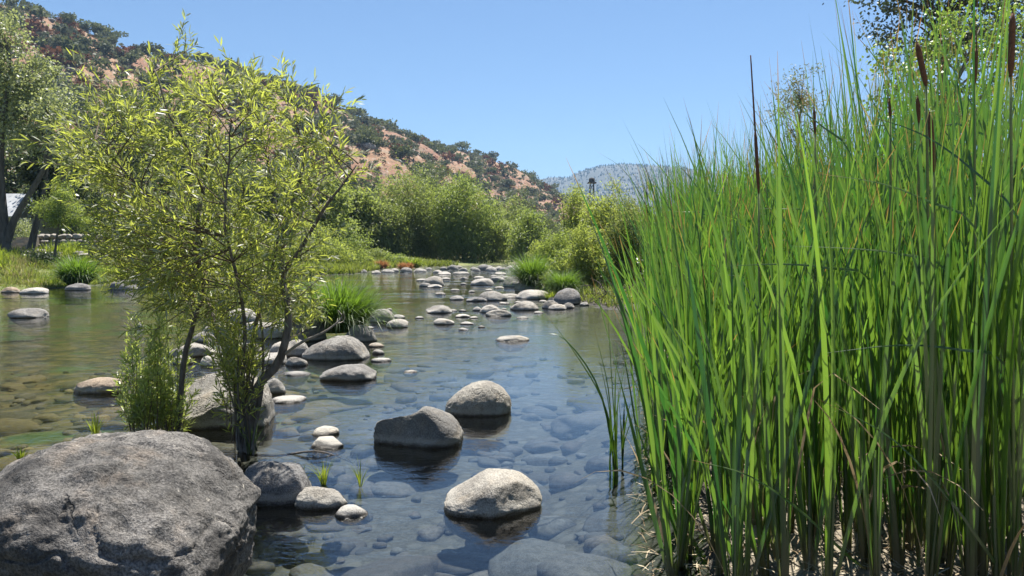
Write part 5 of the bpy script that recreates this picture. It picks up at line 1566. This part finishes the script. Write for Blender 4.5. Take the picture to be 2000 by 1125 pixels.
# ------------------------------------------------------------------ hill trees, shrubs, boulders
def hill_cover():
    rg = np.random.default_rng(17)
    mo = [leaf_mat('hill_oak_leaf', (0.07, 0.09, 0.045), (0.14, 0.15, 0.08), (0.2, 0.23, 0.08), gloss=0.03, tmix=0.25),
          leaf_mat('hill_grey_leaf', (0.08, 0.095, 0.06), (0.15, 0.155, 0.1), (0.15, 0.17, 0.08), gloss=0.03, tmix=0.25)]
    mr = leaf_mat('russet_leaf', (0.13, 0.06, 0.04), (0.2, 0.09, 0.055), (0.16, 0.07, 0.03), gloss=0.02, tmix=0.25)
    def proto(seed, leafm, n, flat):
        r_ = np.random.default_rng(seed)
        mb = MB()
        mb.tube([(0, 0, -0.4), (r_.normal() * 0.05, r_.normal() * 0.05, 0.35), (r_.normal() * 0.1, 0, 0.75)], [0.05, 0.04, 0.015], 5)
        nl = int(r_.integers(4, 8))
        C = np.stack((r_.normal(size=nl) * 0.25, r_.normal(size=nl) * 0.25, r_.uniform(0.35, 0.8, nl) * (1 - flat) + 0.3 * flat), -1)
        k = r_.integers(nl, size=n)
        u = norm(r_.normal(size=(n, 3))) * r_.random((n, 1)) ** 0.35
        P = C[k] + u * np.array((0.28, 0.28, 0.22))
        P[:, 2] = np.maximum(P[:, 2], 0.02)
        leaf_cards(mb, P, norm(r_.normal(size=(n, 3)) + u), 0.17, 0.13, m=1, simple=True, droop=0.2)
        return mb.mesh('hill_tree', [M_BARK, leafm])
    trees = [proto(600 + k, mo[k % 2], 340, 0.0) for k in range(10)]
    shrubs = [proto(620 + k, mr, 220, 0.6) for k in range(5)]
    px = rg.uniform(-60, 1190, 4000); s = 0.04 + 0.98 * rg.random(4000) ** 0.8
    P = hill_pt(px, s)
    cl = fbm(P * np.array((0.03, 0.03, 0)), 3, 88)
    acc = rg.random(4000) < np.clip(0.55 + cl * 0.9, 0.12, 1)
    P, s, px = P[acc], s[acc], px[acc]
    # a few along the skyline
    spx = np.array([75, 95, 140, 160, 175, 185, 205, 230, 290, 300, 330, 345, 360, 365, 420, 480, 520, 560, 640, 660, 710, 745, 830, 850, 870, 890, 905, 935, 950, 960, 990, 1010, 1030, 1065, 1080])
    SPT = hill_pt(spx.astype(float), np.full(len(spx), 1.0))
    n_t = 0
    for p in np.concatenate((SPT, P[:265])):
        o = obj('hillside_tree', trees[int(rg.integers(10))]); n_t += 1
        h = rg.uniform(3.2, 7.0) * (p[1] / 400) ** 0.25
        o.location = p; o.scale = (h * rg.uniform(0.85, 1.3), h * rg.uniform(0.85, 1.3), h * rg.uniform(0.8, 1.1)); o.rotation_euler = (0, 0, rg.uniform(0, 6.28))
        tag(o, 'dark grey green oak growing on the dry hillside', 'tree', 'oaks scattered over the dry hillside')
    for p in P[265:405]:
        o = obj('russet_shrub', shrubs[int(rg.integers(5))])
        h = rg.uniform(2.5, 5.5)
        o.location = p; o.scale = (h * 1.2, h * 1.2, h * 0.8); o.rotation_euler = (0, 0, rg.uniform(0, 6.28))
        tag(o, 'russet brown shrub on the dry hillside', 'shrub', 'russet shrubs on the dry hillside')
    rs = []
    for k in range(5):
        V, F = rock_shape(2, 640 + k, (1, 0.8, 0.6), e=2.8, cuts=8)
        mb = MB(); mb.add(V, [F]); rs.append(mb.mesh('hill_boulder', M_HILLROCK))
    for p in P[405:525]:
        o = obj('hill_boulder', rs[int(rg.integers(5))])
        r = rg.uniform(0.9, 2.6)
        o.location = p; o.scale = (r * 1.3, r, r); o.rotation_euler = (0, 0, rg.uniform(0, 6.28))
        tag(o, 'pale weathered outcrop boulder on the dry hillside', 'boulder', 'outcrop boulders on the dry hillside')
    # low brush and the remaining trees, one mass
    mb = MB()
    n = 2700
    q = hill_pt(rg.uniform(-60, 1190, n), 0.02 + 0.97 * rg.random(n) ** 0.8)
    q = q[fbm(q * np.array((0.025, 0.025, 0)), 3, 88) + rg.normal(size=n) * 0.25 > -0.48]
    for k, p in enumerate(q):
        h = rg.uniform(0.7, 1.8) if k % 4 else rg.uniform(2.5, 4.5)
        m = 60
        u = norm(rg.normal(size=(m, 3))) * rg.random((m, 1)) ** 0.35 * np.array((0.75, 0.75, 0.5)) * h
        u[:, 2] = np.abs(u[:, 2]) if k % 4 else u[:, 2] + h * 0.55
        leaf_cards(mb, p + u, norm(rg.normal(size=(m, 3))), 0.42 * h, 0.34 * h, m=0 if rg.random() < 0.4 else (1 if rg.random() < 0.75 else 2), simple=True)
    n = 5200
    q = hill_pt(rg.uniform(-60, 1200, n), 0.02 + 0.98 * rg.random(n) ** 0.8)
    hh = rg.uniform(0.35, 1.3, n)
    for m_, part_ in enumerate(np.array_split(np.arange(n), 3)):
        c = np.repeat(q[part_], 14, axis=0); h14 = np.repeat(hh[part_], 14)[:, None]
        u = norm(rg.normal(size=c.shape)) * rg.random((len(c), 1)) ** 0.4 * h14 * np.array((0.9, 0.9, 0.55))
        u[:, 2] = np.abs(u[:, 2])
        leaf_cards(mb, c + u, norm(rg.normal(size=c.shape)), 0.6 * h14[:, 0], 0.5 * h14[:, 0], m=(0, 1, 2)[m_], simple=True)
    tag(mb.build('hillside_brush', [mo[0], mo[1], mr]), label='low brush and scrub covering the dry hillside', kind='stuff')
hill_cover()
# trees on the valley floor between the grove and the hill
def valley():
    rg = np.random.default_rng(19)
    mb = MB()
    n = 260
    px = rg.uniform(-80, 1300, n); d = rg.uniform(88, 140, n)
    x = (px - 1000) / FPX * d
    z = ground_z(x, d)
    for k in range(n):
        h = rg.uniform(2.5, 6.5)
        m = 170
        u = norm(rg.normal(size=(m, 3))) * rg.random((m, 1)) ** 0.35 * np.array((0.5, 0.5, 0.5)) * h
        u[:, 2] += h * 0.5
        leaf_cards(mb, np.array((x[k], d[k], z[k])) + u, norm(rg.normal(size=(m, 3))), 0.13 * h, 0.09 * h, m=int(rg.integers(3)), simple=True)
    tag(mb.build('valley_woods', [M_GREY, M_FARWILLOW, M_DARKLEAF]), label='mixed woodland on the valley floor below the hill', kind='stuff')
valley()
print('objects', len(bpy.data.objects), 'tris', sum(len(m.polygons) for m in bpy.data.meshes))
